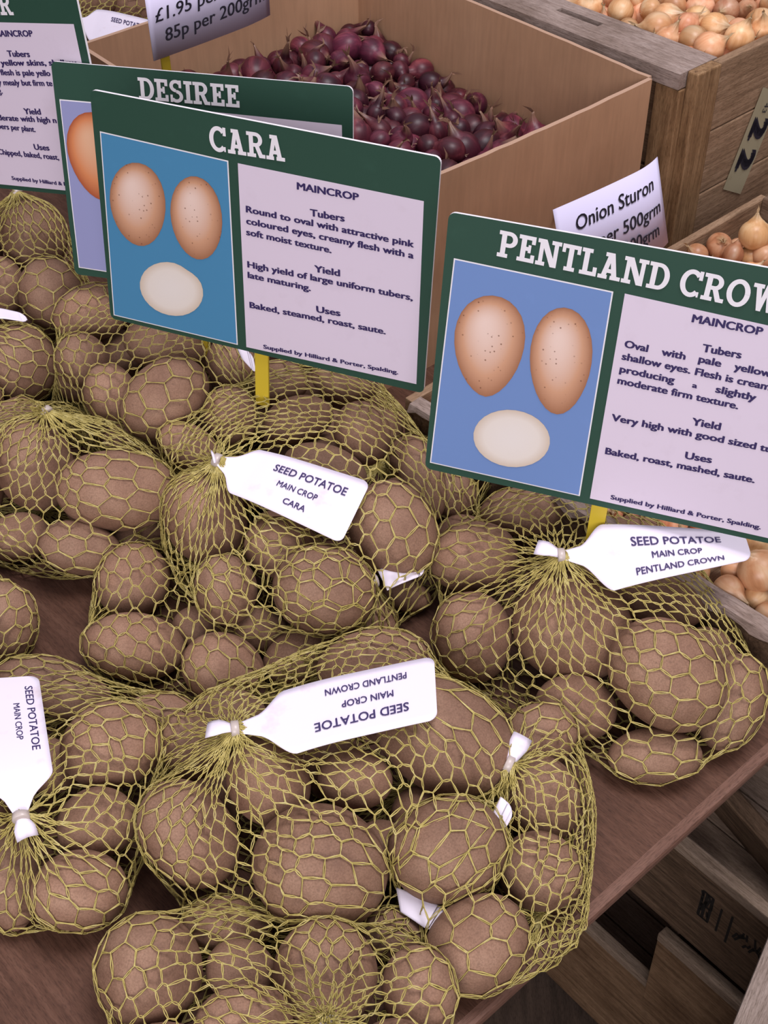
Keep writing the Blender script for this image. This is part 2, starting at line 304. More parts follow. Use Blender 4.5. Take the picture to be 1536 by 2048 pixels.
# ------------------------------------------------------------------ layout data (millimetres)
POTATOES = {  # bag: (centre xyz mm, rotation quaternion, semi-axes mm, which one)
 'front': [
  ((-36.7, 437.8, 51.0), (0.283, -0.955, 0.074, 0.046), (39.5, 35.0, 32.5), 'largest potato at the front middle'),
  ((37.5, 453.0, 46.8), (0.287, -0.949, -0.114, -0.059), (34.7, 31.0, 28.8), 'big potato at the front right corner'),
  ((-115.5, 462.4, 47.4), (0.242, -0.877, 0.371, 0.182), (33.6, 27.5, 25.6), 'potato bulging at the front left corner'),
  ((-17.0, 500.3, 51.5), (0.314, -0.947, 0.062, 0.031), (23.6, 17.9, 16.7), 'small round potato below the white tag'),
  ((37.7, 526.9, 58.0), (0.321, -0.898, 0.289, 0.079), (46.3, 32.3, 30.0), "long potato beside the tag's free end"),
  ((-68.3, 493.7, 59.3), (0.255, -0.832, 0.455, 0.189), (28.9, 25.4, 23.6), 'potato straight below the metal clip'),
  ((-121.7, 533.2, 42.5), (0.232, -0.791, 0.513, 0.239), (22.3, 18.6, 17.3), 'potato beneath the cut tag end'),
  ((-101.2, 561.9, 38.2), (0.337, -0.94, -0.019, 0.054), (23.9, 16.6, 15.4), 'potato just behind the cut tag end'),
  ((-6.6, 597.3, 43.2), (0.353, -0.933, -0.066, -0.021), (37.6, 24.5, 22.8), 'flattish potato half hidden behind the tag'),
  ((-106.7, 503.2, 20.0), (1, 0, 0, 0), (19.0, 18.4, 17.7), ""),
  ((22.7, 496.9, 20.0), (1, 0, 0, 0), (19.0, 18.4, 17.7), ""),
  ((-38.3, 478.7, 20.0), (1, 0, 0, 0), (19.0, 18.4, 17.7), ""),
  ((37.7, 556.9, 20.0), (1, 0, 0, 0), (19.0, 18.4, 17.7), ""),
  ((-32.0, 530.3, 22.0), (1, 0, 0, 0), (21.0, 20.4, 19.5), ""),
  ((-71.2, 546.9, 20.0), (1, 0, 0, 0), (19.0, 18.4, 17.7), ""),
  ((8.4, 627.3, 20.0), (1, 0, 0, 0), (19.0, 18.4, 17.7), ""),
  ((-68.3, 508.7, 20.0), (1, 0, 0, 0), (19.0, 18.4, 17.7), ""),
  ((-2.0, 470.3, 20.0), (1, 0, 0, 0), (19.0, 18.4, 17.7), ""),
 ],
 'front_right': [
  ((99.8, 549.4, 29.6), (0.292, -0.732, 0.594, 0.161), (21.0, 23.8, 19.5), 'topmost potato behind the gathered strands'),
  ((98.6, 504.3, 24.8), (0.269, -0.71, 0.631, 0.159), (26.0, 22.7, 21.1), 'potato right of the gathered strands'),
  ((92.1, 453.3, 24.9), (0.289, -0.94, 0.179, -0.004), (25.7, 24.0, 22.3), 'potato nearest the table edge'),
  ((51.9, 403.5, 27.3), (0.245, -0.937, -0.23, -0.095), (31.5, 26.2, 24.3), 'lowest potato in front of the others'),
 ],
 'bottom': [
  ((-129.8, 386.6, 29.9), (0.167, -0.818, 0.512, 0.204), (30.6, 29.0, 26.9), 'potato at the left end'),
  ((-72.8, 344.9, 51.9), (0.238, -0.969, -0.051, 0.037), (25.7, 18.5, 17.2), 'potato cut by the lower picture edge'),
  ((-31.8, 376.8, 40.8), (0.181, -0.752, 0.61, 0.174), (30.0, 28.4, 26.4), 'large potato under the gathered strands'),
  ((19.8, 370.8, 34.1), (0.196, -0.741, 0.625, 0.148), (24.7, 19.8, 18.4), 'potato at the right end'),
  ((-90.8, 421.9, 17.7), (0.261, -0.96, 0.066, 0.075), (26.3, 16.0, 14.9), 'shaded potato at the back left'),
  ((-81.5, 391.8, 20.6), (0.247, -0.964, 0.067, 0.07), (19.9, 16.6, 15.5), 'shaded potato between left and middle ones'),
  ((6.4, 417.2, 15.6), (0.263, -0.957, 0.122, 0.029), (20.0, 14.3, 13.3), 'shaded potato at the back right'),
  ((-47.3, 335.5, 21.8), (0.222, -0.975, -0.007, 0.03), (26.1, 20.9, 19.4), ''),
  ((5.6, 332.7, 34.2), (0.224, -0.975, 0.001, -0.004), (23.2, 20.6, 19.2), ''),
  ((-116.3, 336.3, 21.9), (0.222, -0.972, -0.017, 0.073), (26.2, 20.9, 19.5), ''),
 ],
 'left_front': [
  ((-173.0, 480.5, 35.2), (0.307, -0.942, -0.113, 0.07), (23.2, 21.1, 19.6), 'round potato right of the clip'),
  ((-177.2, 437.6, 30.1), (0.281, -0.953, -0.071, 0.09), (27.3, 24.1, 22.4), 'potato at the front right'),
  ((-222.8, 449.6, 25.4), (0.143, -0.771, 0.557, 0.272), (32.6, 18.1, 16.8), 'long potato cut by the picture edge'),
  ((-170.1, 529.7, 46.1), (0.333, -0.932, -0.131, 0.058), (32.4, 27.7, 25.8), 'large potato right of the white tag'),
  ((-230.7, 605.5, 20.2), (0.338, -0.931, 0.024, 0.139), (35.2, 16.7, 15.6), 'flat potato at the back above the tag'),
  ((-152.2, 574.8, 17.8), (0.338, -0.936, -0.069, 0.063), (28.8, 16.4, 15.2), 'potato at the back right tip'),
  ((-205.2, 583.6, 27.2), (0.341, -0.934, -0.038, 0.104), (23.6, 15.7, 14.6), 'dark potato between tag and large one'),
  ((-213.7, 528.8, 27.8), (0.278, -0.919, 0.204, 0.191), (20.6, 18.1, 16.8), ''),
  ((-266.4, 547.5, 29.6), (0.325, -0.934, -0.048, 0.138), (31.7, 28.5, 26.5), ''),
  ((-258.6, 489.1, 25.3), (0.299, -0.943, -0.044, 0.14), (27.2, 24.2, 22.5), ''),
 ],
 'left_edge': [
  ((-266.0, 655.1, 27.8), (0.188, -0.718, 0.578, 0.339), (27.7, 21.5, 20.0), 'netted potato cut by the left picture edge'),
  ((-302.7, 681.8, 26.2), (0.374, -0.915, -0.057, 0.139), (28.3, 24.8, 23.1), ''),
  ((-286.6, 615.0, 45.4), (0.357, -0.922, -0.055, 0.141), (23.2, 20.5, 19.1), ''),
  ((-317.4, 642.3, 41.2), (0.365, -0.917, -0.06, 0.151), (23.8, 23.8, 22.1), ''),
 ],
 'cara': [
  ((-129.6, 723.7, 63.0), (0.296, -0.762, 0.502, 0.281), (35.7, 30.7, 28.5), 'potato below the clip at the left'),
  ((-72.9, 693.1, 62.2), (0.382, -0.907, 0.145, 0.103), (26.5, 21.6, 20.1), 'potato under the middle of the tag'),
  ((-42.0, 650.0, 62.9), (0.377, -0.922, 0.072, 0.054), (36.7, 31.0, 28.8), 'large potato at the front'),
  ((6.0, 706.8, 69.7), (0.349, -0.792, 0.459, 0.198), (35.7, 30.1, 28.0), 'large potato at the right beyond the tag'),
  ((-43.7, 778.7, 61.6), (0.415, -0.9, 0.11, 0.074), (32.7, 18.6, 17.3), 'potato peeping over the top of the tag'),
  ((-17.0, 817.1, 66.6), (0.339, -0.717, 0.546, 0.27), (26.7, 22.9, 21.3), 'potato at the back right'),
  ((-67.2, 842.2, 60.6), (0.438, -0.889, -0.131, -0.029), (29.6, 18.7, 17.4), 'potato just right of the yellow stake'),
  ((-120.5, 840.2, 64.7), (0.302, -0.701, 0.561, 0.322), (24.0, 21.7, 20.2), 'potato left of the yellow stake'),
  ((-108.8, 656.8, 56.3), (0.281, -0.77, 0.51, 0.261), (24.5, 22.4, 20.9), 'round potato at the front left'),
  ((-32.0, 894.7, 59.0), (0.448, -0.89, 0.071, 0.052), (29.1, 17.0, 15.8), 'topmost potato below the green sign'),
  ((-85.1, 892.3, 59.2), (0.45, -0.892, -0.017, 0.034), (23.4, 17.7, 16.5), 'dark potato behind the yellow stake'),
  ((29.0, 772.4, 57.0), (0.339, -0.717, 0.558, 0.244), (33.4, 17.8, 16.6), 'shaded potato at the far right side'),
  ((-94.5, 780.0, 50.4), (0.417, -0.908, -0.019, 0.042), (27.0, 21.7, 20.2), ''),
  ((-47.0, 832.1, 25.0), (1, 0, 0, 0), (24.0, 23.3, 22.3), ""),
  ((-97.2, 812.2, 22.0), (1, 0, 0, 0), (21.0, 20.4, 19.5), ""),
  ((-79.5, 750.0, 22.0), (1, 0, 0, 0), (21.0, 20.4, 19.5), ""),
  ((-47.0, 924.7, 25.0), (1, 0, 0, 0), (24.0, 23.3, 22.3), ""),
  ((-100.1, 892.3, 22.0), (1, 0, 0, 0), (21.0, 20.4, 19.5), ""),
  ((-129.6, 753.7, 22.0), (1, 0, 0, 0), (21.0, 20.4, 19.5), ""),
  ((59.0, 742.4, 22.0), (1, 0, 0, 0), (21.0, 20.4, 19.5), ""),
  ((13.0, 787.1, 22.0), (1, 0, 0, 0), (21.0, 20.4, 19.5), ""),
  ((-42.9, 693.1, 25.0), (1, 0, 0, 0), (24.0, 23.3, 22.3), ""),
  ((-47.0, 879.7, 22.0), (1, 0, 0, 0), (21.0, 20.4, 19.5), ""),
  ((6.0, 736.8, 25.0), (1, 0, 0, 0), (24.0, 23.3, 22.3), ""),
  ((-114.6, 693.7, 20.0), (1, 0, 0, 0), (19.0, 18.4, 17.7), ""),
  ((-150.5, 870.2, 25.0), (1, 0, 0, 0), (24.0, 23.3, 22.3), ""),
  ((-135.5, 810.2, 20.0), (1, 0, 0, 0), (19.0, 18.4, 17.7), ""),
  ((-2.0, 879.7, 20.0), (1, 0, 0, 0), (19.0, 18.4, 17.7), ""),
  ((-82.2, 857.2, 20.0), (1, 0, 0, 0), (19.0, 18.4, 17.7), ""),
 ],
 'under': [
  ((-181.5, 694.7, 27.1), (0.391, -0.899, -0.197, 0.016), (28.6, 25.7, 23.9), 'upper left potato'),
  ((-174.3, 631.6, 26.1), (0.355, -0.929, 0.008, 0.101), (35.1, 24.5, 22.8), 'large potato at the lower left'),
  ((-109.5, 610.6, 25.6), (0.337, -0.924, 0.141, 0.115), (28.1, 24.1, 22.4), 'round potato at the bottom middle'),
  ((-60.3, 628.4, 19.9), (0.353, -0.899, -0.253, -0.064), (25.3, 17.7, 16.5), 'small potato at the bottom right'),
  ((-129.7, 655.4, 18.4), (0.359, -0.927, 0.057, 0.094), (21.6, 16.7, 15.6), 'shaded potato deep in the middle'),
  ((-90.1, 649.6, 22.4), (0.363, -0.929, 0.023, 0.06), (22.9, 15.9, 14.8), 'dark potato under the overhanging bag'),
  ((-187.5, 743.1, 19.1), (0.403, -0.884, -0.236, -0.006), (26.8, 17.1, 15.9), 'potato at the top end'),
  ((-11.7, 660.3, 21.3), (0.346, -0.874, 0.315, 0.131), (21.7, 19.6, 18.2), 'potato at the right end'),
 ],
 'right': [
  ((61.2, 635.7, 30.8), (0.298, -0.704, 0.609, 0.211), (31.3, 28.6, 26.6), 'potato at the far left'),
  ((128.3, 630.7, 47.3), (0.371, -0.922, 0.107, -0.032), (39.2, 37.5, 34.9), 'large round potato below the clip'),
  ((65.6, 702.4, 44.9), (0.384, -0.913, -0.107, -0.082), (31.3, 25.6, 23.8), 'upper left potato'),
  ((181.3, 575.4, 60.9), (0.361, -0.86, 0.36, 0.033), (38.7, 33.6, 31.2), 'large potato at the right of the middle'),
  ((228.4, 577.1, 33.9), (0.215, -0.794, -0.491, -0.288), (32.4, 21.4, 19.9), 'potato at the right end'),
  ((126.9, 579.7, 24.2), (0.345, -0.927, 0.146, -0.02), (27.5, 20.9, 19.5), 'potato under the large round one'),
  ((174.4, 542.5, 19.5), (0.322, -0.942, 0.031, -0.092), (30.5, 17.8, 16.6), 'lowest potato on the bare table'),
  ((193.3, 657.1, 42.0), (0.377, -0.92, 0.079, -0.077), (33.0, 19.9, 18.5), 'potato just under the white tag'),
  ((106.3, 756.9, 39.5), (0.404, -0.912, -0.019, -0.065), (34.2, 18.6, 17.3), 'rear potato below the green sign'),
  ((180.6, 720.3, 38.9), (0.394, -0.915, 0.036, -0.083), (32.5, 21.7, 20.2), ''),
  ((223.3, 672.1, 20.0), (1, 0, 0, 0), (19.0, 18.4, 17.7), ""),
  ((181.3, 605.4, 20.0), (1, 0, 0, 0), (19.0, 18.4, 17.7), ""),
  ((150.6, 690.3, 22.0), (1, 0, 0, 0), (21.0, 20.4, 19.5), ""),
  ((121.3, 786.9, 22.0), (1, 0, 0, 0), (21.0, 20.4, 19.5), ""),
  ((195.6, 750.3, 20.0), (1, 0, 0, 0), (19.0, 18.4, 17.7), ""),
  ((223.3, 627.1, 22.0), (1, 0, 0, 0), (21.0, 20.4, 19.5), ""),
 ],
 'left_mid': [
  ((-267.8, 789.5, 57.4), (0.26, -0.742, 0.511, 0.348), (36.8, 28.6, 26.6), 'tall potato under the clip'),
  ((-197.6, 755.4, 61.2), (0.409, -0.907, -0.016, 0.099), (44.2, 30.0, 27.9), 'long potato at the right front'),
  ((-277.5, 747.6, 20.8), (0.404, -0.901, -0.134, 0.085), (23.1, 19.4, 18.1), 'potato at the bottom left'),
  ((-222.7, 720.6, 35.3), (0.384, -0.914, 0.022, 0.129), (29.7, 20.3, 18.9), 'potato at the bottom middle'),
  ((-193.3, 845.7, 28.3), (0.406, -0.893, 0.122, 0.153), (32.6, 22.3, 20.7), 'shaded potato at the back right'),
  ((-304.3, 865.1, 39.1), (0.442, -0.883, -0.139, 0.082), (28.9, 16.0, 14.9), 'rear potato behind the clip'),
  ((-323.0, 785.2, 46.0), (0.225, -0.725, 0.535, 0.372), (34.0, 30.2, 28.1), ''),
  ((-227.6, 785.4, 22.0), (1, 0, 0, 0), (21.0, 20.4, 19.5), ""),
  ((-267.8, 819.5, 22.0), (1, 0, 0, 0), (21.0, 20.4, 19.5), ""),
  ((-353.0, 815.2, 22.0), (1, 0, 0, 0), (21.0, 20.4, 19.5), ""),
  ((-167.6, 785.4, 22.0), (1, 0, 0, 0), (21.0, 20.4, 19.5), ""),
  ((-319.3, 835.1, 20.0), (1, 0, 0, 0), (19.0, 18.4, 17.7), ""),
  ((-304.3, 895.1, 20.0), (1, 0, 0, 0), (19.0, 18.4, 17.7), ""),
 ],
 'upper': [
  ((-249.7, 914.7, 64.7), (0.341, -0.785, 0.409, 0.316), (23.7, 22.4, 20.9), 'potato at the left bulge'),
  ((-219.0, 868.3, 65.7), (0.309, -0.75, 0.482, 0.331), (25.3, 22.1, 20.6), 'round potato left of the longest one'),
  ((-172.1, 848.3, 76.1), (0.442, -0.833, -0.324, -0.076), (39.5, 30.2, 28.1), 'longest potato at the front'),
  ((-249.1, 978.7, 69.9), (0.478, -0.862, -0.164, 0.03), (33.9, 23.3, 21.7), "potato beside the blue sign's corner"),
  ((-184.5, 939.2, 63.6), (0.457, -0.885, 0.002, 0.091), (36.5, 21.6, 20.1), 'reddish shaded potato under the sign'),
  ((-126.9, 914.5, 61.8), (0.343, -0.74, 0.493, 0.304), (23.7, 21.2, 19.8), 'potato at the right end'),
  ((-150.5, 809.5, 60.3), (0.396, -0.878, 0.206, 0.174), (24.4, 16.7, 15.6), 'small potato at the bottom tip'),
  ((-207.1, 1014.6, 59.3), (0.475, -0.876, -0.04, 0.074), (34.9, 22.7, 21.1), ''),
  ((-234.1, 978.7, 25.0), (1, 0, 0, 0), (24.0, 23.3, 22.3), ""),
  ((-219.7, 884.7, 25.0), (1, 0, 0, 0), (24.0, 23.3, 22.3), ""),
  ((-126.9, 944.5, 25.0), (1, 0, 0, 0), (24.0, 23.3, 22.3), ""),
  ((-237.1, 1029.6, 25.0), (1, 0, 0, 0), (24.0, 23.3, 22.3), ""),
  ((-279.1, 978.7, 20.0), (1, 0, 0, 0), (19.0, 18.4, 17.7), ""),
  ((-156.9, 914.5, 20.0), (1, 0, 0, 0), (19.0, 18.4, 17.7), ""),
  ((-192.1, 1044.6, 25.0), (1, 0, 0, 0), (24.0, 23.3, 22.3), ""),
  ((-199.5, 924.2, 22.0), (1, 0, 0, 0), (21.0, 20.4, 19.5), ""),
  ((-177.1, 984.6, 25.0), (1, 0, 0, 0), (24.0, 23.3, 22.3), ""),
  ((-264.7, 944.7, 20.0), (1, 0, 0, 0), (19.0, 18.4, 17.7), ""),
 ],
 'top_left': [
  ((-324.7, 1101.0, 71.3), (0.298, -0.686, 0.524, 0.407), (33.8, 31.1, 28.9), 'upper potato'),
  ((-296.5, 1022.4, 62.0), (0.322, -0.738, 0.468, 0.365), (32.4, 27.6, 25.7), 'round lower potato'),
  ((-343.9, 1042.8, 56.8), (0.279, -0.695, 0.525, 0.404), (26.7, 18.7, 17.4), 'potato cut by the picture edge'),
  ((-388.6, 1092.9, 62.9), (0.487, -0.861, -0.073, 0.128), (34.3, 29.7, 27.6), ''),
  ((-354.7, 1101.0, 22.0), (1, 0, 0, 0), (21.0, 20.4, 19.5), ""),
  ((-309.7, 1101.0, 22.0), (1, 0, 0, 0), (21.0, 20.4, 19.5), ""),
  ((-313.9, 1027.8, 20.0), (1, 0, 0, 0), (19.0, 18.4, 17.7), ""),
  ((-403.6, 1122.9, 25.0), (1, 0, 0, 0), (24.0, 23.3, 22.3), ""),
  ((-373.9, 1012.8, 20.0), (1, 0, 0, 0), (19.0, 18.4, 17.7), ""),
  ((-281.5, 1052.4, 25.0), (1, 0, 0, 0), (24.0, 23.3, 22.3), ""),
  ((-343.9, 1057.8, 22.0), (1, 0, 0, 0), (21.0, 20.4, 19.5), ""),
 ],
 'dark_left': [
  ((-315.5, 950.1, 35.2), (0.327, -0.787, 0.403, 0.333), (34.8, 32.3, 30.0), 'big shaded potato'),
  ((-373.9, 962.7, 31.4), (0.452, -0.879, -0.07, 0.136), (30.0, 30.0, 27.9), ''),
  ((-347.5, 904.2, 32.1), (0.439, -0.886, -0.066, 0.132), (28.9, 24.8, 23.0), ''),
 ],
 'behind': [
  ((53.0, 783.5, 32.2), (0.341, -0.716, 0.563, 0.233), (22.1, 19.0, 17.7), 'potato below the corner of the sign'),
  ((51.8, 825.9, 42.4), (0.428, -0.904, 0.01, -0.022), (23.4, 17.1, 15.9), ''),
  ((83.8, 835.4, 21.3), (0.423, -0.905, 0.016, -0.035), (24.6, 19.9, 18.5), ''),
  ((21.8, 840.9, 22.0), (1, 0, 0, 0), (21.0, 20.4, 19.5), ""),
 ],
 'loose': [
  ((16.1, 692.4, 13.9), (0.377, -0.922, 0.084, 0.025), (18.7, 12.2, 11.4), ''),
 ],
}
SIGNS = {  # origin, axes, size (m); panels, printed shapes and lettering in mm on the board
 'CARA': dict(t=(-0.2102, 0.8716, 0.1357), x=(0.9363, -0.3507, -0.0186), y=(0.0446, 0.0662, 0.9968), size=(0.255, 0.18), stake=125.5,
  photo=[(5.2, 151.2), (104.1, 148.6), (107.7, 3.6), (3.0, 3.6)],
  text=[(111.2, 148.2), (245.5, 148.0), (249.2, 6.6), (114.7, 3.6)],
  pots=[[(53.9, 109.1), (53.6, 101.8), (52.2, 94.4), (49.9, 87.4), (46.7, 81.0), (42.9, 75.7), (38.6, 71.7), (34.0, 69.2), (29.2, 68.4), (24.5, 69.2), (20.0, 71.7), (16.0, 75.6), (12.7, 80.8), (10.3, 87.0), (8.9, 93.9), (8.7, 101.1), (9.7, 108.2), (11.8, 115.0), (15.1, 121.2), (19.3, 126.3), (24.1, 130.2), (29.4, 132.7), (34.7, 133.6), (39.9, 133.0), (44.5, 130.8), (48.3, 127.1), (51.2, 122.1), (53.1, 116.0)], [(98.1, 107.8), (98.2, 100.6), (97.3, 93.4), (95.5, 86.5), (92.8, 80.3), (89.5, 75.1), (85.6, 71.2), (81.3, 68.9), (76.9, 68.1), (72.5, 69.0), (68.3, 71.5), (64.6, 75.5), (61.4, 80.7), (59.1, 87.0), (57.8, 93.8), (57.4, 101.0), (58.2, 108.0), (60.0, 114.7), (62.7, 120.7), (66.3, 125.6), (70.5, 129.3), (75.0, 131.7), (79.7, 132.4), (84.3, 131.6), (88.5, 129.3), (92.1, 125.6), (95.0, 120.6), (97.0, 114.5)]],
  slices=[[(79.3, 34.3), (76.7, 29.4), (73.0, 25.0), (68.3, 21.2), (62.9, 18.2), (57.0, 16.4), (51.0, 15.6), (45.2, 16.0), (39.9, 17.5), (35.3, 20.2), (31.7, 23.8), (29.3, 28.1), (28.2, 32.9), (28.4, 38.0), (30.0, 43.1), (32.8, 48.0), (36.7, 52.3), (41.4, 55.9), (46.8, 58.7), (52.5, 60.4), (58.3, 60.9), (63.6, 59.8), (68.1, 57.7), (72.6, 55.7), (76.7, 52.9), (79.5, 49.0), (80.7, 44.3), (80.7, 39.3)]],
  title=('CARA', 90.73, 153.61, 146.48, 156.16, 17.5),
  lines=[
   ('MAINCROP', 155.04, 138.03, 200.21, 138.92, 5.6),
   ('Tubers', 164.93, 120.6, 190.58, 121.59, 5.6),
   ('Round to oval with attractive pink', 116.66, 113.26, 240.94, 113.41, 5.3),
   ('coloured eyes, creamy flesh with a', 116.71, 104.41, 241.24, 105.08, 5.3),
   ('soft moist texture.', 116.54, 95.86, 181.5, 95.95, 5.3),
   ('Yield', 168.72, 78.8, 188.3, 79.53, 5.6),
   ('High yield of large uniform tubers,', 116.97, 70.58, 242.56, 73.21, 5.3),
   ('late maturing.', 117.04, 62.19, 166.41, 62.83, 5.3),
   ('Uses', 170.68, 46.88, 189.49, 48.01, 5.6),
   ('Baked, steamed, roast, saute.', 118.13, 37.93, 224.19, 41.75, 5.3),
   ('Supplied by Hilliard & Porter, Spalding.', 128.77, 6.04, 235.24, 11.36, 3.6),
  ]),
 'PENT': dict(t=(0.0281, 0.71, 0.1212), x=(0.9525, -0.3041, -0.0178), y=(0.0624, 0.1374, 0.9885), size=(0.2626, 0.1854), stake=121.6,
  photo=[(6.0, 156.3), (106.7, 153.6), (107.7, 4.8), (3.2, 5.5)],
  text=[(113.7, 153.7), (246.0, 148.3), (246.0, 4.0), (114.5, 4.8)],
  pots=[[(57.2, 105.1), (56.3, 97.1), (54.5, 89.2), (51.8, 82.0), (48.5, 75.7), (44.8, 70.6), (40.7, 66.8), (36.3, 64.8), (31.8, 65.5), (27.4, 68.1), (23.2, 72.1), (19.4, 77.4), (16.0, 83.8), (13.4, 91.1), (11.8, 98.9), (11.3, 106.8), (12.2, 114.3), (14.3, 121.2), (17.7, 127.2), (22.2, 131.8), (27.4, 135.0), (33.1, 136.5), (38.9, 136.4), (44.3, 134.6), (49.0, 131.1), (52.9, 126.2), (55.5, 120.0), (57.0, 112.8)], [(100.9, 103.7), (100.7, 95.3), (99.5, 87.0), (97.5, 79.5), (94.9, 72.9), (91.7, 67.8), (88.2, 64.3), (84.3, 62.7), (80.3, 63.1), (76.3, 65.4), (72.4, 69.6), (68.8, 75.2), (65.7, 82.2), (63.3, 90.0), (61.8, 98.3), (61.2, 106.6), (61.8, 114.6), (63.5, 121.8), (66.2, 128.0), (69.8, 132.8), (74.1, 136.0), (78.8, 137.5), (83.6, 137.2), (88.2, 135.2), (92.4, 131.4), (95.9, 126.1), (98.5, 119.5), (100.2, 111.9)]],
  slices=[[(82.6, 40.0), (82.0, 35.1), (80.2, 30.3), (77.2, 25.9), (73.1, 22.0), (68.2, 19.0), (62.8, 16.9), (57.0, 15.8), (51.1, 15.9), (45.6, 17.1), (40.7, 19.3), (36.6, 22.5), (33.5, 26.5), (31.7, 31.1), (31.1, 35.9), (31.9, 40.9), (33.9, 45.6), (37.1, 50.0), (41.2, 53.7), (46.1, 56.6), (51.5, 58.6), (57.2, 59.5), (62.8, 59.4), (68.2, 58.2), (73.0, 56.0), (77.0, 52.9), (80.0, 49.1), (81.9, 44.7)]],
  title=('PENTLAND CROWN', 32.57, 162.84, 219.32, 157.61, 17.0),
  lines=[
   ('MAINCROP', 155.89, 143.4, 198.19, 143.12, 5.6),
   ('Tubers', 165.57, 125.55, 189.32, 125.71, 5.6),
   ('Oval', 118.91, 118.61, 133.78, 118.28, 5.3),
   ('with', 142.0, 118.07, 156.94, 117.95, 5.3),
   ('pale', 164.72, 118.12, 178.75, 117.69, 5.3),
   ('yellow', 186.5, 117.57, 209.06, 117.24, 5.3),
   ('shallow eyes. Flesh is cream', 118.66, 109.98, 210.34, 108.41, 5.3),
   ('producing', 118.7, 101.15, 153.35, 100.57, 5.3),
   ('a', 164.32, 100.38, 167.59, 100.34, 3.9),
   ('slightly', 178.61, 100.18, 203.63, 99.5, 5.3),
   ('moderate firm texture.', 118.62, 92.98, 194.53, 91.65, 5.3),
   ('Yield', 168.93, 74.58, 187.07, 74.85, 5.6),
   ('Very high with good sized tubers,', 119.08, 66.13, 237.78, 66.48, 5.3),
   ('Uses', 169.29, 49.68, 186.43, 50.25, 5.6),
   ('Baked, roast, mashed, saute.', 119.01, 40.9, 215.14, 42.46, 5.3),
   ('Supplied by Hilliard & Porter, Spalding.', 127.86, 7.84, 226.12, 9.54, 3.6),
  ]),
 'DES': dict(t=(-0.2595, 0.9764, 0.1097), x=(0.9557, -0.2902, 0.0485), y=(0.0088, 0.1928, 0.9812), size=(0.2461, 0.1737), stake=110.7,
  photo=[(4.0, 145.2), (96.0, 145.5), (101.3, 3.6), (4.4, 6.4)],
  text=[(100.7, 146.6), (237.6, 145.2), (239.1, 7.2), (103.2, 3.6)],
  pots=[[(53.8, 109.9), (53.8, 101.9), (52.8, 93.9), (50.9, 86.3), (48.2, 79.6), (44.9, 74.1), (41.0, 70.1), (36.8, 67.8), (32.2, 67.2), (27.4, 68.5), (22.6, 71.4), (18.0, 75.8), (13.8, 81.5), (10.3, 88.2), (7.7, 95.5), (6.3, 103.2), (6.3, 110.8), (7.7, 118.0), (10.5, 124.5), (14.6, 130.0), (19.6, 134.1), (25.3, 136.6), (31.2, 137.5), (37.0, 136.7), (42.3, 134.1), (46.8, 129.9), (50.2, 124.2), (52.6, 117.5)]],
  slices=[],
  title=('DESIREE', 73.36, 150.83, 156.97, 151.29, 16.5),
  lines=[
   ('MAINCROP', 145.53, 135.29, 194.64, 134.69, 5.4),
  ]),
 'PIP': dict(t=(-0.427, 1.0909, 0.1366), x=(0.8869, -0.4355, 0.1541), y=(-0.0933, 0.1579, 0.983), size=(0.2372, 0.1674), stake=106.7,
  photo=[(4.7, 138.9), (94.9, 138.9), (94.9, 3.6), (4.7, 3.6)],
  text=[(99.6, 138.1), (229.8, 138.6), (229.6, 3.7), (103.2, 3.7)],
  pots=[],
  slices=[],
  title=('ER', 148.06, 143.63, 172.69, 144.1, 16.0),
  lines=[
   ('MAINCROP', 148.37, 127.19, 187.43, 128.2, 5.2),
   ('Tubers', 156.4, 111.9, 179.6, 112.26, 5.2),
   ('n yellow skins, shallow', 140.39, 104.28, 225.1, 107.26, 5.0),
   ('flesh is pale yello', 144.3, 96.88, 196.15, 98.09, 5.0),
   ('y mealy but firm te', 139.02, 88.67, 195.91, 90.25, 5.0),
   ('g.', 136.77, 81.71, 141.61, 81.92, 5.0),
   ('Yield', 159.34, 66.11, 177.23, 66.62, 5.2),
   ('derate with high n', 129.62, 59.61, 191.44, 60.48, 5.0),
   ('bers per plant.', 127.29, 52.4, 167.08, 51.75, 5.0),
   ('Uses', 161.02, 36.81, 177.42, 37.02, 5.2),
   ('Chipped, baked, roast,', 120.17, 30.37, 185.22, 29.58, 5.0),
   ('Supplied by Hilliard & Porter, Spalding.', 128.14, 8.87, 224.61, 7.17, 3.4),
  ]),
}

# ------------------------------------------------------------------ the setting: floor, table
floor = link('floor', box_mesh(-2.5, 2.5, -1.0, 4.0, -0.74, -0.70, 0), None, M['soil']); tag(floor, kind='structure')

EDGE = math.atan2(0.6755, 0.7374)                       # direction of the table's front edge
table = empty('display_table', (0.0679 - 0.0074, 0.3705 + 0.0081, -0.70), Matrix.Rotation(EDGE, 3, 'Z'))
tag(table, 'reddish-brown veneered table top carrying the potato bags and the crates', 'table')
box('table_top', table, -1.6, 1.25, 0.0075, 2.3, 0.690, 0.70, M['table'], 0)
box('edge_strip', table, -1.6, 1.25, 0.0, 0.0115, 0.6902, 0.69995, M['table_edge'], 0.0030)
for x in (-1.5, 1.15):
    for y in (0.75, 2.2): box('leg', table, x - 0.03, x + 0.03, y - 0.03, y + 0.03, 0.0, 0.6895, M['table'], 0.002)

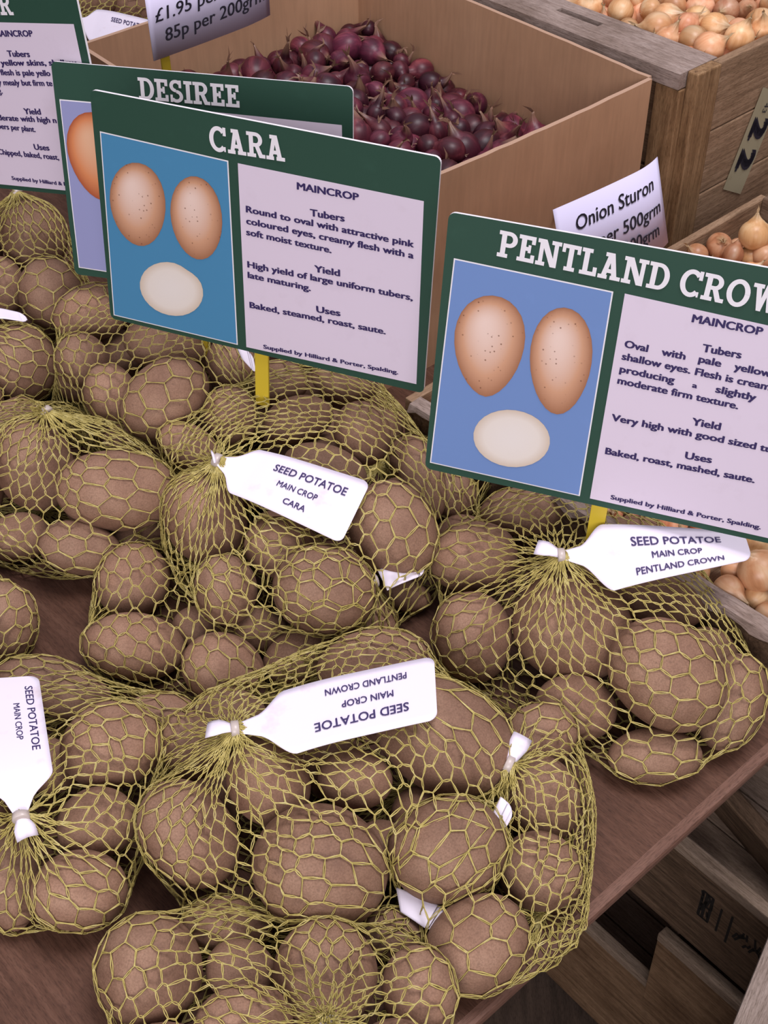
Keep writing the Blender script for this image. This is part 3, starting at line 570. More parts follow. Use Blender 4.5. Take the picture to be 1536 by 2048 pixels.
# ------------------------------------------------------------------ potatoes
BAG = {  # words for the bag in its potatoes' labels
 'front': 'upside-down-tag net bag', 'front_right': 'table-edge net bag', 'bottom': 'bottom-edge net bag',
 'left_front': 'sideways-tag net bag', 'left_edge': 'small left-edge net bag', 'cara': 'slanting-tag net bag',
 'under': 'net bag beneath the slanting-tag one', 'right': 'curled-tag net bag', 'left_mid': 'stubby-clip net bag',
 'upper': 'net bag under the blue-panel sign', 'top_left': 'net bag under the corner sign',
 'dark_left': 'shaded left-edge net bag', 'behind': 'net bag between the big signs'}
def blob(seed):
    r = np.random.default_rng(seed)
    K = r.normal(size=(7, 3)); K /= np.linalg.norm(K, axis=1)[:, None]; K *= r.uniform(1.2, 3.0, (7, 1))
    ph = r.uniform(0, 6.28, 7); am = r.uniform(0.3, 1.0, 7); am *= 0.115/am.sum()
    return K, ph, am
def shape_fn(q, bl):
    """radius factor of the lumpy tuber in direction q"""
    K, ph, am = bl
    return 1.0 + (np.sin(q @ K.T + ph)*am).sum(-1)
_ico = {}
def ico(level):
    if level not in _ico:
        bm = bmesh.new(); bmesh.ops.create_icosphere(bm, subdivisions=level, radius=1.0)
        bm.verts.ensure_lookup_table()
        _ico[level] = (np.array([tuple(v.co) for v in bm.verts]), [tuple(v.index for v in f.verts) for f in bm.faces]); bm.free()
    return _ico[level]
def make_potato(c, q, s, seed, level):
    v, f = ico(level)
    bl = blob(seed); r = np.random.default_rng(seed + 999)
    d = v/np.linalg.norm(v, axis=1)[:, None]
    rad = shape_fn(d, bl); eye = np.zeros(len(d))
    for _ in range(r.integers(4, 8)):                   # shallow eyes
        e_ = r.normal(size=3); e_ /= np.linalg.norm(e_)
        t = np.cross(e_, r.normal(size=3)); t /= np.linalg.norm(t)
        w = r.uniform(0.07, 0.12)
        x = d @ t; y = d @ np.cross(e_, t); g = np.exp(-((x/(w*1.9))**2 + (y/w)**2))*((d @ e_) > 0)
        rad -= 0.028*g; eye = np.maximum(eye, 0.62*np.exp(-((x/(w*1.1))**2 + (y/(w*.42))**2))*((d @ e_) > 0)*r.uniform(.2, 1))
    P = d*rad[:, None]*s
    me = mesh('potato', P, f, True); me.attributes.new('eye', 'FLOAT', 'POINT').data.foreach_set('value', eye.astype(np.float32))
    o = link('seed_potato', me, None, M['potato'])
    o.rotation_mode = 'QUATERNION'; o.rotation_quaternion = q; o.location = c
    return o
TUB = {}                                                # bag -> list of (centre, R, semi-axes, blob)
seed = 10
for bag, lst in POTATOES.items():
    TUB[bag] = []
    for c, q, s, which in lst:
        seed += 1
        c = np.array(c)/1000; s = np.array(s)/1000; Q = Quaternion(q).normalized()
        o = make_potato(c, Q, s, seed, 4 if which or bag == 'loose' else 3)
        if bag == 'loose': tag(o, 'dark loose potato lying alone on the table beneath a white tag corner', 'potato')
        elif which: tag(o, which + ' in the ' + BAG[bag], 'potato', 'potatoes in the ' + BAG[bag])
        else: tag(o, 'brown potato buried out of sight in the ' + BAG[bag], 'potato', 'buried potatoes of the ' + BAG[bag])
        TUB[bag].append((c, np.array(Q.to_matrix()), s, blob(seed)))

# ------------------------------------------------------------------ the nets: a knotted mesh shrunk over the potatoes
def push_out(P, tubs, gap):
    touch = np.zeros(len(P), bool)
    for c, R, s, bl in tubs:
        d = P - c
        near = np.where((d*d).sum(1) < (s.max() + 0.006)**2)[0]
        if not len(near): continue
        loc = (d[near] @ R)/s
        n_ = np.linalg.norm(loc, axis=1)
        u = loc/np.maximum(n_, 1e-9)[:, None]
        lim = np.maximum(shape_fn(u, bl), 0.97) + gap/s.min()
        k = np.where(n_ < lim)[0]
        if len(k): P[near[k]] = c + ((u[k]*lim[k][:, None])*s) @ R.T
        touch[near[n_ < lim + 0.03]] = True
    return touch
def push_under(P, cards):
    for sb, ds, dt, n_ in cards:
        d = P - sb
        G = np.linalg.inv(np.array([[ds @ ds, ds @ dt], [ds @ dt, dt @ dt]]))
        st = np.stack([d @ ds, d @ dt], 1) @ G
        h = d @ n_
        k = (st[:, 0] > -0.12) & (st[:, 0] < 1.03) & (st[:, 1] > -0.04) & (st[:, 1] < 1.04) & (h > -0.0028) & (h < 0.035)
        P[k] -= n_*(h[k] + 0.0028)[:, None]
def card_plane(quad):
    st, ft, fb, sb = [V3(p) for p in quad]
    ds, dt = (ft + fb - st - sb)/2, (st + ft - sb - fb)/2; n_ = np.cross(ds, dt); n_ /= np.linalg.norm(n_)
    return (st + ft + sb + fb)/4 - ds/2 - dt/2, ds, dt, n_ if n_[2] > 0 else -n_
def net_sim(own, other, tie, seed, cell=0.0140, tail=None, cards=()):
    rng = np.random.default_rng(seed)
    cs = np.array([t[0] for t in own]); cen = cs.mean(0); cen[2] = max(cen[2]*0.9, 0.025)
    def support(D):
        return np.max([(c - cen) @ D.T + np.linalg.norm((D @ R)*s, axis=1) for c, R, s, b_ in own], axis=0)
    ax = tie - cen; ax /= np.linalg.norm(ax)
    a = np.cross(ax, (0.3, 0.2, 0.93)); a /= np.linalg.norm(a); b = np.cross(ax, a)
    psi = np.linspace(0, 2*np.pi, 48, endpoint=False)
    per = support(np.cos(psi)[:, None]*a + np.sin(psi)[:, None]*b).mean()*2*np.pi
    ml = np.mean([support(np.cos(psi)[:, None]*ax + np.sin(psi)[:, None]*w_).mean()*np.pi for w_ in (a, b)])
    n = int(round(per*0.90/cell)); rows = int(round(ml/(cell*0.63))); rows += rows % 2
    idx = np.arange(rows*n*2).reshape(rows, n, 2)
    E, L = [], []
    for i in range(rows):
        for k in range(n):
            E.append((idx[i, k, 0], idx[i, k, 1])); L.append(0.0022)
            if i + 1 < rows:
                for dk in ((0, -1) if i % 2 == 0 else (0, 1)):
                    E.append((idx[i, k, 1], idx[i+1, (k+dk) % n, 0])); L.append(0.0060)
    E = np.array(E); L = np.array(L)*rng.uniform(0.35, 1.65, len(L))
    P = np.zeros((rows*n*2, 3))
    for i in range(rows):
        for j in (0, 1):
            th = np.pi*(0.02 + 0.965*(i + 0.3*j)/(rows - 1 + 0.3))
            ph = 2*np.pi*(np.arange(n) + (0.5 if i % 2 == 1 else 0))/n
            D = np.cos(th)*ax + np.sin(th)*(np.cos(ph)[:, None]*a + np.sin(ph)[:, None]*b)
            P[idx[i, :, j]] = cen + D*(support(D)[:, None] + 0.004)
    P += rng.normal(size=P.shape)*0.002
    pin = np.concatenate([idx[0, :, 0], idx[0, :, 1]])
    ph = 2*np.pi*np.arange(n)/n
    pp = tie + 0.0035*(np.cos(ph)[:, None]*a + np.sin(ph)[:, None]*b)
    end = np.concatenate([idx[-1, :, 0], idx[-1, :, 1]])
    deg = np.bincount(E.ravel(), minlength=len(P)).astype(float)
    N_IT = 260
    for it in range(N_IT):
        d = P[E[:, 1]] - P[E[:, 0]]; ln = np.linalg.norm(d, axis=1)
        k = np.maximum(0, 1 - L/np.maximum(ln, 1e-9))*0.5
        cor = d*k[:, None]
        mv = np.zeros_like(P)
        for ax_ in range(3):
            mv[:, ax_] = np.bincount(E[:, 0], cor[:, ax_], len(P)) - np.bincount(E[:, 1], cor[:, ax_], len(P))
        if it > 50: mv[touch] *= 0.30                   # twine grips the skins it lies on
        P += mv/deg[:, None]*1.25
        P[:, 2] -= 0.00006
        P[end] = P[end]*0.9 + (P[end].mean(0) if tail is None else tail)*0.1
        P[pin] = np.concatenate([pp, pp])
        touch = push_out(P, own, 0.0012)
        if it > N_IT*0.5: push_out(P, other, 0.0012)
        if it > N_IT*0.4: push_under(P, cards)
        P[:, 2] = np.maximum(P[:, 2], 0.0014)
    P[pin] = np.concatenate([pp, pp])
    return P, E
def twine_mesh(P, E, seed, rad=0.00037):
    """two twisted strands along every link of the net"""
    rng = np.random.default_rng(seed)
    A, B = P[E[:, 0]], P[E[:, 1]]
    d = B - A; ln = np.linalg.norm(d, axis=1); keep = ln > 2e-4; A, B, d, ln = A[keep], B[keep], d[keep], ln[keep]
    t = d/ln[:, None]
    up = np.where(np.abs(t[:, 2:3]) > 0.9, np.array([[1.0, 0, 0]]), np.array([[0, 0, 1.0]]))
    n1 = np.cross(t, up); n1 /= np.linalg.norm(n1, axis=1)[:, None]; n2 = np.cross(t, n1)
    m = len(A); ph = rng.uniform(0, 6.28, m); tw = rng.uniform(1.5, 3.2, m)*np.where(rng.random(m) < .5, -1, 1)
    V, Fc = [], []; base = 0
    SEG, SD = 3, 3
    for strand in (0, 1):
        rings = []
        for j in range(SEG):
            u = j/(SEG - 1); a_ = ph + tw*u + strand*np.pi
            off = (np.cos(a_)[:, None]*n1 + np.sin(a_)[:, None]*n2)*(0.00034 + 0.00028*np.sin(np.pi*u))
            c = A + d*(u*1.04 - 0.02) + off
            for s_ in range(SD):
                b_ = 2*np.pi*s_/SD
                rings.append(c + rad*(np.cos(b_)*n1 + np.sin(b_)*n2))
        R = np.stack(rings, 1)                          # m, SEG*SD, 3
        V.append(R.reshape(-1, 3))
        q = []
        for j in range(SEG - 1):
            for s_ in range(SD):
                s2 = (s_ + 1) % SD
                q.append((j*SD + s_, j*SD + s2, (j+1)*SD + s2, (j+1)*SD + s_))
        q = np.array(q)
        Fc.append((q[None] + (np.arange(m)*SEG*SD)[:, None, None] + base).reshape(-1, 4)); base += m*SEG*SD
    V = np.concatenate(V).astype(np.float32); Fc = np.concatenate(Fc).astype(np.int32)
    me = bpy.data.meshes.new('net')
    me.vertices.add(len(V)); me.vertices.foreach_set('co', V.ravel())
    me.loops.add(Fc.size); me.loops.foreach_set('vertex_index', Fc.ravel())
    me.polygons.add(len(Fc)); me.polygons.foreach_set('loop_start', np.arange(0, Fc.size, 4, dtype=np.int32))
    me.polygons.foreach_set('use_smooth', np.ones(len(Fc), dtype=bool))
    me.update(); me.validate(); return me

def V3(p): return np.array(tuple(p))
def tag_parts(root, base, clip, cut, quad, lines, flip, bulge=0.003, name='label_tag', neck=True):
    """a bottle-shaped card tag: cut end, crimped clip, neck, body with rounded corners, printed lines.
    quad = the body's shoulder-top, far-top, far-bottom, shoulder-bottom corners"""
    st, ft, fb, sb = [V3(p) - base for p in quad]; clip = V3(clip) - base
    nrm = np.cross(ft - sb, st - fb); nrm /= np.linalg.norm(nrm)
    if nrm[2] < 0: nrm = -nrm
    L = np.linalg.norm((ft + fb - st - sb)/2)
    def surf(s, t):
        p = (1 - s)*((1 - t)*sb + t*st) + s*((1 - t)*fb + t*ft)
        return p + nrm*bulge*(math.sin(math.pi*min(max(s, 0), 1)) + 0.8*math.sin(6.0*s + 1.3)*0.35)
    v, f = [], []
    NT = 10
    stations = []
    mid0 = (st + sb)/2; w0 = (st - sb)/2
    for k in range(17 if neck else 0):                  # neck: clip -> shoulder
        u = k/16.0
        c = clip + (surf(0.0, .5) - clip)*u
        W_ = np.linalg.norm(w0); x_ = max(0, (u - 0.45)/0.55); hw = 0.0030 + 0.0060*min(1, u*2.0) + max(0, W_ - 0.0090)*(x_*x_*(3 - 2*x_))**0.8
        wd = w0/np.linalg.norm(w0)
        stations.append((c, wd*hw))
    r = 0.0062/L
    for s in [k/14.0 for k in range(1, 13)] + [1 - r*x_ for x_ in (1.0, .75, .5, .3, .16, .07, .02, 0)]:   # body, rounded far corners
        a, b_ = surf(s, 0.0), surf(s, 1.0); c = (a + b_)/2; hw = (b_ - a)/2
        if s > 1 - r:
            x = (s - (1 - r))/r; sh = 0.0062*(1 - math.sqrt(max(0, 1 - x*x)))/np.linalg.norm(hw); hw = hw*(1 - sh)
        stations.append((c, hw))
    for c, hw in stations:
        for j in range(NT + 1): v.append(c + hw*(2*j/NT - 1))
    for i in range(len(stations) - 1):
        for j in range(NT):
            a = i*(NT + 1) + j; f.append((a, a + NT + 1, a + NT + 2, a + 1))
    me = mesh(name, v, f, True)
    o = link(name, me, root, M['tag'])
    sol = o.modifiers.new('card', 'SOLIDIFY'); sol.thickness = 0.0006; sol.offset = -1.0
    if lines:
        tv, tf = [], []
        for (s_, x0, x1, y, cap) in lines:
            p, ff = text_line(s_, x0, y, x1, y, cap, 0.016)
            off = len(tv)
            for i_, (a, b_) in enumerate(p):
                if flip == 'turned': a, b_ = 1 - a, 1 - b_
                elif flip == 'down': a = 1 - a
                tv.append(surf(a, b_) + nrm*(0.0007 + 2e-5*(5*i_//len(p))))
            tf += [tuple(i + off for i in q) for q in ff]
        link('lettering', mesh('lettering', tv, tf), o, M['ink'])
    if cut is not None:
        cut = V3(cut) - base
        wd = np.cross(nrm, cut - clip); wd /= np.linalg.norm(wd); v, f = [], []
        for k in range(6):
            u = k/5.0; c = clip + (cut - clip)*u + nrm*0.002*math.sin(math.pi*u)
            hw = 0.0026 + 0.0036*min(1, u*1.6)
            for j in range(5): v.append(c + wd*hw*(j/2 - 1) + nrm*0.0015*(1 - (j/2 - 1)**2))
        for i in range(5):
            for j in range(4):
                a = i*5 + j; f.append((a, a + 5, a + 6, a + 1))
        ce = link('cut_end', mesh('cut_end', v, f, True), root, M['tag'])
        so = ce.modifiers.new('card', 'SOLIDIFY'); so.thickness = 0.0006
    return nrm, w0/np.linalg.norm(w0)

def add_clip(root, base, clip, wd, nrm):
    c = V3(clip) - base; ax = np.cross(wd, nrm)
    v, f = [], []
    NP = 14
    for j, off in enumerate((-0.0024, -0.0020, 0.0020, 0.0024)):
        rr = 1.0 if j in (1, 2) else 0.86
        for k in range(NP):
            a = 2*math.pi*k/NP
            v.append(c + ax*off + rr*(wd*0.0052*math.cos(a) + nrm*0.0042*math.sin(a)))
    for j in range(3):
        for k in range(NP):
            f.append((j*NP + k, j*NP + (k+1) % NP, (j+1)*NP + (k+1) % NP, (j+1)*NP + k))
    f += [tuple(range(NP))[::-1], tuple(range(3*NP, 4*NP))]
    link('metal_clip', mesh('metal_clip', v, f, True), root, M['clip'])

def tuft(root, base, tie, out, seed, n=26, ln=0.010):
    """frayed twine ends beyond the tie"""
    r = np.random.default_rng(seed); tie = V3(tie) - base; out = np.array(out)/np.linalg.norm(out)
    P, E = [], []
    for k in range(n):
        d = out + r.normal(size=3)*0.33; d /= np.linalg.norm(d); d2 = d + r.normal(size=3)*0.5
        a = tie + r.normal(size=3)*0.002; b_ = a + d*ln*r.uniform(.4, .8); c = b_ + d2*ln*0.35
        i = len(P); P += [a, b_, c]; E += [(i, i+1), (i+1, i+2)]
    link('frayed_end', twine_mesh(np.array(P), np.array(E), seed), root, M['twine'])

T3 = lambda a, b_, c: [(a, 0.20, 0.86, 0.66, 0.135), (b_, 0.30, 0.66, 0.42, 0.105), (c[0], c[1], c[2], 0.18, 0.105)]
PENT3 = T3('SEED POTATOE', 'MAIN CROP', ('PENTLAND CROWN', 0.20, 0.76))
BAGS = {
 'front': dict(label='net bag of potatoes at front centre, white tag upside down across it', tie=(470, 1457, 0.094), cut=(413, 1460, 0.092),
    quad=[(574, 1381, 0.094), (868, 1314, 0.089), (875, 1440, 0.093), (594, 1508, 0.095)],
    lines=PENT3, flip='turned', quad2=[(784, 1772, 0.034), (900, 1822, 0.032), (864, 1867, 0.028), (796, 1822, 0.030)]),
 'front_right': dict(label='net bag of potatoes right beside the table edge, strands gathered to a hub', tie=(1018, 1528, 0.062), cut=(1046, 1472, 0.066),
    quad=[(998, 1592, 0.060), (1031, 1620, 0.056), (1006, 1668, 0.050), (976, 1640, 0.054)], neck=False, lines=None, flip=None),
 'bottom': dict(label='net bag of potatoes at the very bottom, cut off by the picture edge', tie=(652, 2046, 0.098), cut=None, tuft=(0, -0.5, 0.9), quad=None),
 'left_front': dict(label='net bag of potatoes at lower left, tag printed sideways', tie=(42, 1634, 0.072), cut=(56, 1678, 0.066),
    quad=[(106, 1542, 0.078), (78, 1354, 0.072), (-50, 1362, 0.072), (-38, 1568, 0.078)][::-1], quad_fix='down',
    lines=[('SEED POTATOE', 0.12, 0.80, 0.76, 0.125), ('MAIN CROP', 0.30, 0.68, 0.56, 0.10)], flip='down'),
 'left_edge': dict(label='small net bag on bare table at the left picture edge', tie=(-160, 1180, 0.06), cut=None, quad=None),
 'under': dict(label='net bag of potatoes squeezed under the bag with the slanting tag', tie=(748, 1162, 0.056), cut=None,
    quad=[(748, 1146, 0.056), (842, 1112, 0.054), (851, 1150, 0.052), (768, 1186, 0.054)], neck=False, lines=None, flip=None),
 'cara': dict(label='net bag of potatoes in the middle, slanting white tag and yellow stake', tie=(434, 920, 0.108), cut=(424, 914, 0.112),
    quad=[(524, 902, 0.108), (741, 966, 0.103), (682, 1088, 0.096), (462, 988, 0.100)],
    lines=T3('SEED POTATOE', 'MAIN CROP', ('CARA', 0.42, 0.62)), flip=None),
 'right': dict(label='net bag of potatoes at right, curled white tag reaching over the onions', tie=(1122, 1110, 0.098), cut=(1072, 1094, 0.100),
    quad=[(1206, 1050, 0.106), (1488, 1066, 0.106), (1505, 1120, 0.100), (1228, 1182, 0.098)],
    lines=[('SEED POTATOE', 0.17, 0.81, 0.62, 0.16), ('MAIN CROP', 0.30, 0.66, 0.38, 0.125), ('PENTLAND CROWN', 0.17, 0.80, 0.13, 0.125)], flip=None),
 'left_mid': dict(label='net bag of potatoes at middle left with a stubby pale clip', tie=(92, 822, 0.094), cut=(66, 814, 0.098), quad=None, tuft=(-0.4, -0.6, 0.5)),
 'upper': dict(label='net bag of potatoes under the sign with the bright blue panel', tie=(405, 610, 0.098), cut=None, quad=[(468, 686, 0.096), (506, 708, 0.094), (514, 750, 0.088), (482, 716, 0.090)], neck=False, lines=None, flip=None),
 'top_left': dict(label='net bag of potatoes at upper left, just below the cropped dark sign', tie=(34, 384, 0.108), cut=None, quad=None, tuft=(0, .3, .9)),
 'dark_left': dict(label='shaded net bag of potatoes at the left edge above the stubby clip', tie=(-40, 655, 0.078), cut=None,
    quad=[(-10, 640, 0.078), (58, 648, 0.070), (50, 630, 0.074), (-20, 618, 0.080)], lines=None, flip=None),
 'behind': dict(label='half-hidden net bag of potatoes between the two big green signs', tie=(1000, 880, 0.072), cut=None, quad=None),
}
def quad_pts(d, key='quad'):
    q = [at(*p) for p in d[key]]
    return [q[3], q[2], q[1], q[0]] if d.get('quad_fix') == 'down' else q
ti = 0
for bag, d in BAGS.items():
    ti += 1
    own = TUB[bag]; other = [t for b_, l in TUB.items() if b_ != bag for t in l]
    lo = np.min([t[0] for t in own], 0) - 0.09; hi = np.max([t[0] for t in own], 0) + 0.09
    other = [t for t in other if (t[0] > lo).all() and (t[0] < hi).all()]
    tie = V3(at(*d['tie']))
    base = np.array([*np.mean([t[0] for t in own], 0)[:2], 0.0])
    P, E = net_sim(own, other, tie, ti*7, cell=0.0126 if bag in ('front', 'front_right', 'bottom') else 0.0142 if bag == 'left_front' else 0.0154, cards=[card_plane(quad_pts(d, k)) for k in ('quad', 'quad2') if d.get(k)])
    root = empty('potato_net_bag', base)
    tag(root, d['label'], 'net bag', 'netted bags of seed potatoes')
    link('net', twine_mesh(P - base, E, ti), root, M['twine'])
    if d.get('quad'):
        q = quad_pts(d)
        nrm, wd = tag_parts(root, base, tie, at(*d['cut']) if d.get('cut') else None, q, d.get('lines'), d.get('flip'), neck=d.get('neck', True))
        add_clip(root, base, tie, wd, nrm)
    else:
        wd, nrm = np.array([0.6, 0.8, 0.0]), np.array([0.2, -0.3, 0.93]); nrm /= np.linalg.norm(nrm)
        add_clip(root, base, tie, wd, nrm)
    if d.get('quad2'): tag_parts(root, base, (V3(at(*d['quad2'][0])) + V3(at(*d['quad2'][3])))/2, None, quad_pts(d, 'quad2'), None, None, neck=False)
    if d.get('tuft'): tuft(root, base, tie, d['tuft'], ti)

# ------------------------------------------------------------------ the variety signs on yellow stakes
def printed(poly, m_index, z, rings=7, hl=(0.1, 0.22)):
    """a printed oval as concentric rings with an ink-tone value"""
    P = np.array(poly)/1000; c = P.mean(0)
    size = P.max(0) - P.min(0); hc = c + np.array([-hl[0], hl[1]])*size
    v, f, ink = [tuple(hc) + (z,)], [], [1.0]
    n = len(P)
    for k in range(1, rings + 1):
        u = k/rings
        for p in P:
            v.append(tuple(hc + (p - hc)*u) + (z,)); ink.append(1 - u**1.8)
    for i in range(n): f.append((0, 1 + i, 1 + (i+1) % n))
    for k in range(rings - 1):
        for i in range(n):
            a = 1 + k*n + i; b_ = 1 + k*n + (i+1) % n; f.append((a, a + n, b_ + n, b_))
    # orient faces towards +z
    out = []
    for q in f:
        x = [v[i] for i in q]; ar = sum(x[i][0]*x[(i+1) % len(x)][1] - x[(i+1) % len(x)][0]*x[i][1] for i in range(len(x)))
        out.append(q if ar > 0 else q[::-1])
    return v, out, ink
def quad_poly(q, inset, z):
    P = np.array(q)/1000; c = P.mean(0); d = P - c
    P = c + d - np.sign(d)*inset
    return [tuple(p) + (z,) for p in P]
SIGNS['CARA']['foot'] = 0.088; SIGNS['PENT']['foot'] = 0.090; SIGNS['PIP']['stake'] = 60.0; SIGNS['DES']['foot'] = 0.05
def build_sign(key, name_label, photo_col, red=False):
    d = SIGNS[key]
    x = Vector(d['x']).normalized(); n = x.cross(Vector(d['y'])).normalized(); y = n.cross(x)
    root = empty('variety_sign', d['t'], Matrix((x, y, n)).transposed())
    tag(root, name_label, 'sign', 'green variety signs on stakes')
    w, h = d['size']
    bm = bmesh.new(); r = 0.0045; pts = []
    for cx, cy, a0 in ((w - r, h - r, 0), (r, h - r, 90), (r, r, 180), (w - r, r, 270)):
        for k in range(6):
            a = math.radians(a0 + 90*k/5); pts.append((cx + r*math.cos(a), cy + r*math.sin(a)))
    top = [bm.verts.new((a, b_, 0)) for a, b_ in pts]; bot = [bm.verts.new((a, b_, -0.0022)) for a, b_ in pts]
    bm.faces.new(top); bm.faces.new(bot[::-1])
    for i in range(len(pts)):
        j = (i+1) % len(pts); bm.faces.new((top[i], bot[i], bot[j], top[j])).material_index = 1
    me = bpy.data.meshes.new('board'); bm.to_mesh(me); bm.free()
    link('board', me, root, [M['green'], M['white']])
    # photo panel: white border, coloured ground, printed tubers
    v, f, mi, ink = [], [], [], []
    def put(vv, ff, m_, ik=None):
        o_ = len(v); v.extend(vv); f.extend([tuple(i + o_ for i in q) for q in ff]); mi.extend([m_]*len(ff)); ink.extend(ik or [0.5]*len(vv))
    def face(q):
        ar = sum(q[i][0]*q[(i+1) % 4][1] - q[(i+1) % 4][0]*q[i][1] for i in range(4)); return [(0, 1, 2, 3)] if ar > 0 else [(3, 2, 1, 0)]
    q = quad_poly(d['photo'], 0, 0.0003); put(q, face(q), 0)
    q = quad_poly(d['photo'], 0.0009, 0.0005); put(q, face(q), 1)
    for k, p in enumerate(d['pots']): put(*[printed(p, 2, 0.0007 + k*0.0001)[i] for i in (0, 1)], 2, printed(p, 2, 0)[2])
    for p in d['slices']: put(*[printed(p, 3, 0.0008, 7, (0, 0))[i] for i in (0, 1)], 3, printed(p, 3, 0, 7, (0, 0))[2])
    me = mesh('photo_panel', v, f, False, mi); me.attributes.new('ink', 'FLOAT', 'POINT').data.foreach_set('value', np.array(ink, np.float32))
    ground = paper('photo_ground_' + key.lower(), photo_col, tuple(c*1.06 for c in photo_col), 0.45)
    link('photo_panel', me, root, [M['white'], ground, M['print_red' if red else 'print'], M['print_slice']])
    # text panel
    q = quad_poly(d['text'], 0, 0.0003)
    tp = link('text_panel', mesh('text_panel', q, face(q)), root, M['panel'])
    tv, tf = [], []
    for (s_, x0, y0, x1, y1, cap) in d['lines']:
        p, ff = text_line(s_, x0/1000, y0/1000, x1/1000, y1/1000, cap*0.95/1000, 0.044)
        o_ = len(tv); tv += [(a, b_, 0.0006 + 2e-5*(5*i//len(p))) for i, (a, b_) in enumerate(p)]; tf += [tuple(i + o_ for i in q_) for q_ in ff]
    link('lettering', mesh('lettering', tv, tf), tp, M['ink'])
    s_, x0, y0, x1, y1, cap = d['title']
    p, ff = slab_title(s_, x0/1000, y0/1000, x1/1000, y1/1000, cap/1000)
    link('title_lettering', mesh('title', [(a, b_, 0.0004 + 4e-6*(i//4)) for i, (a, b_) in enumerate(p)], ff), root, M['white'])
    # stake: flat yellow plastic strip behind the board running down into the bag
    sx = d['stake']/1000
    low = (d.get('foot', 0.024) - d['t'][2])/max(0.3, y.z)
    box('stake', root, sx - 0.0055, sx + 0.0055, low, 0.10, -0.0052, -0.0025, M['yellow'], 0.0006)
    return root
build_sign('CARA', 'middle green sign with bright blue photo panel, staked in the slanting-tag bag', (0.065, 0.235, 0.42))
build_sign('PENT', 'green sign with pale blue photo panel, cropped by the right picture edge', (0.155, 0.255, 0.52))
build_sign('DES', 'green sign standing half hidden behind the bright blue-panel sign', (0.275, 0.285, 0.50), True)
build_sign('PIP', 'green sign cropped at the top left corner, mostly text panel', (0.2, 0.25, 0.45))

# ------------------------------------------------------------------ cardboard box of small red onions
BA = math.radians(41.68); BW, BD, BH = 0.3465, 0.4058, 0.19
boxr = empty('cardboard_box', (-0.0173, 0.9511, 0.0), Matrix.Rotation(BA, 3, 'Z'))
tag(boxr, 'open brown cardboard box full of small dark red onions', 'cardboard box')
def panel(name, p0, p1, bow, thick=0.0045, top=(0, 0)):
    """an upright corrugated panel from p0 to p1 with a slight outward bow and a worn top edge"""
    p0, p1 = np.array(p0), np.array(p1); d = p1 - p0; n = np.array([d[1], -d[0]])/np.linalg.norm(d)
    NX, NZ = 24, 8; v, f, mi = [], [], []
    rg = np.random.default_rng(len(name) + int(1000*abs(bow)))
    wav = rg.normal(size=NX + 1)*0.00018
    for side in (0, 1):
        for k in range(NZ + 1):
            for i in range(NX + 1):
                u, w_ = i/NX, k/NZ
                z = w_*(BH + (wav[i] if k == NZ else 0) + top[0]*(1-u) + top[1]*u)
                o_ = bow*math.sin(math.pi*u)*(0.25 + 0.75*w_) + thick*(1 if side == 0 else 0)
                v.append((*(p0 + d*u + n*o_), z))
    W = NX + 1; O = W*(NZ + 1)
    for k in range(NZ):
        for i in range(NX):
            a = k*W + i; f.append((a, a+1, a+W+1, a+W)); mi.append(0)
            f.append((O+a, O+a+W, O+a+W+1, O+a+1)); mi.append(0)
    for i in range(NX):
        a = NZ*W + i; f.append((a, a+1, O+a+1, O+a)); mi.append(1)
        f.append((i, O+i, O+i+1, i+1)); mi.append(1)
    for i in (0, NX):
        for k in range(NZ):
            a = k*W + i; f.append((a, a+W, O+a+W, O+a) if i == 0 else (a, O+a, O+a+W, a+W)); mi.append(1)
    me = mesh(name, v, f, False, mi)
    link(name, me, boxr, [M['cardboard'], M['cardedge']])
panel('side_panel', (0, 0), (BW, 0), 0.004)
panel('side_panel', (BW, 0), (BW, BD), 0.003)
panel('side_panel', (BW, BD), (0, BD), 0.002)
panel('side_panel', (0, BD), (0, 0), 0.006)
box('base_panel', boxr, 0.001, BW - 0.001, 0.001, BD - 0.001, 0.0005, 0.005, M['cardboard'], 0)

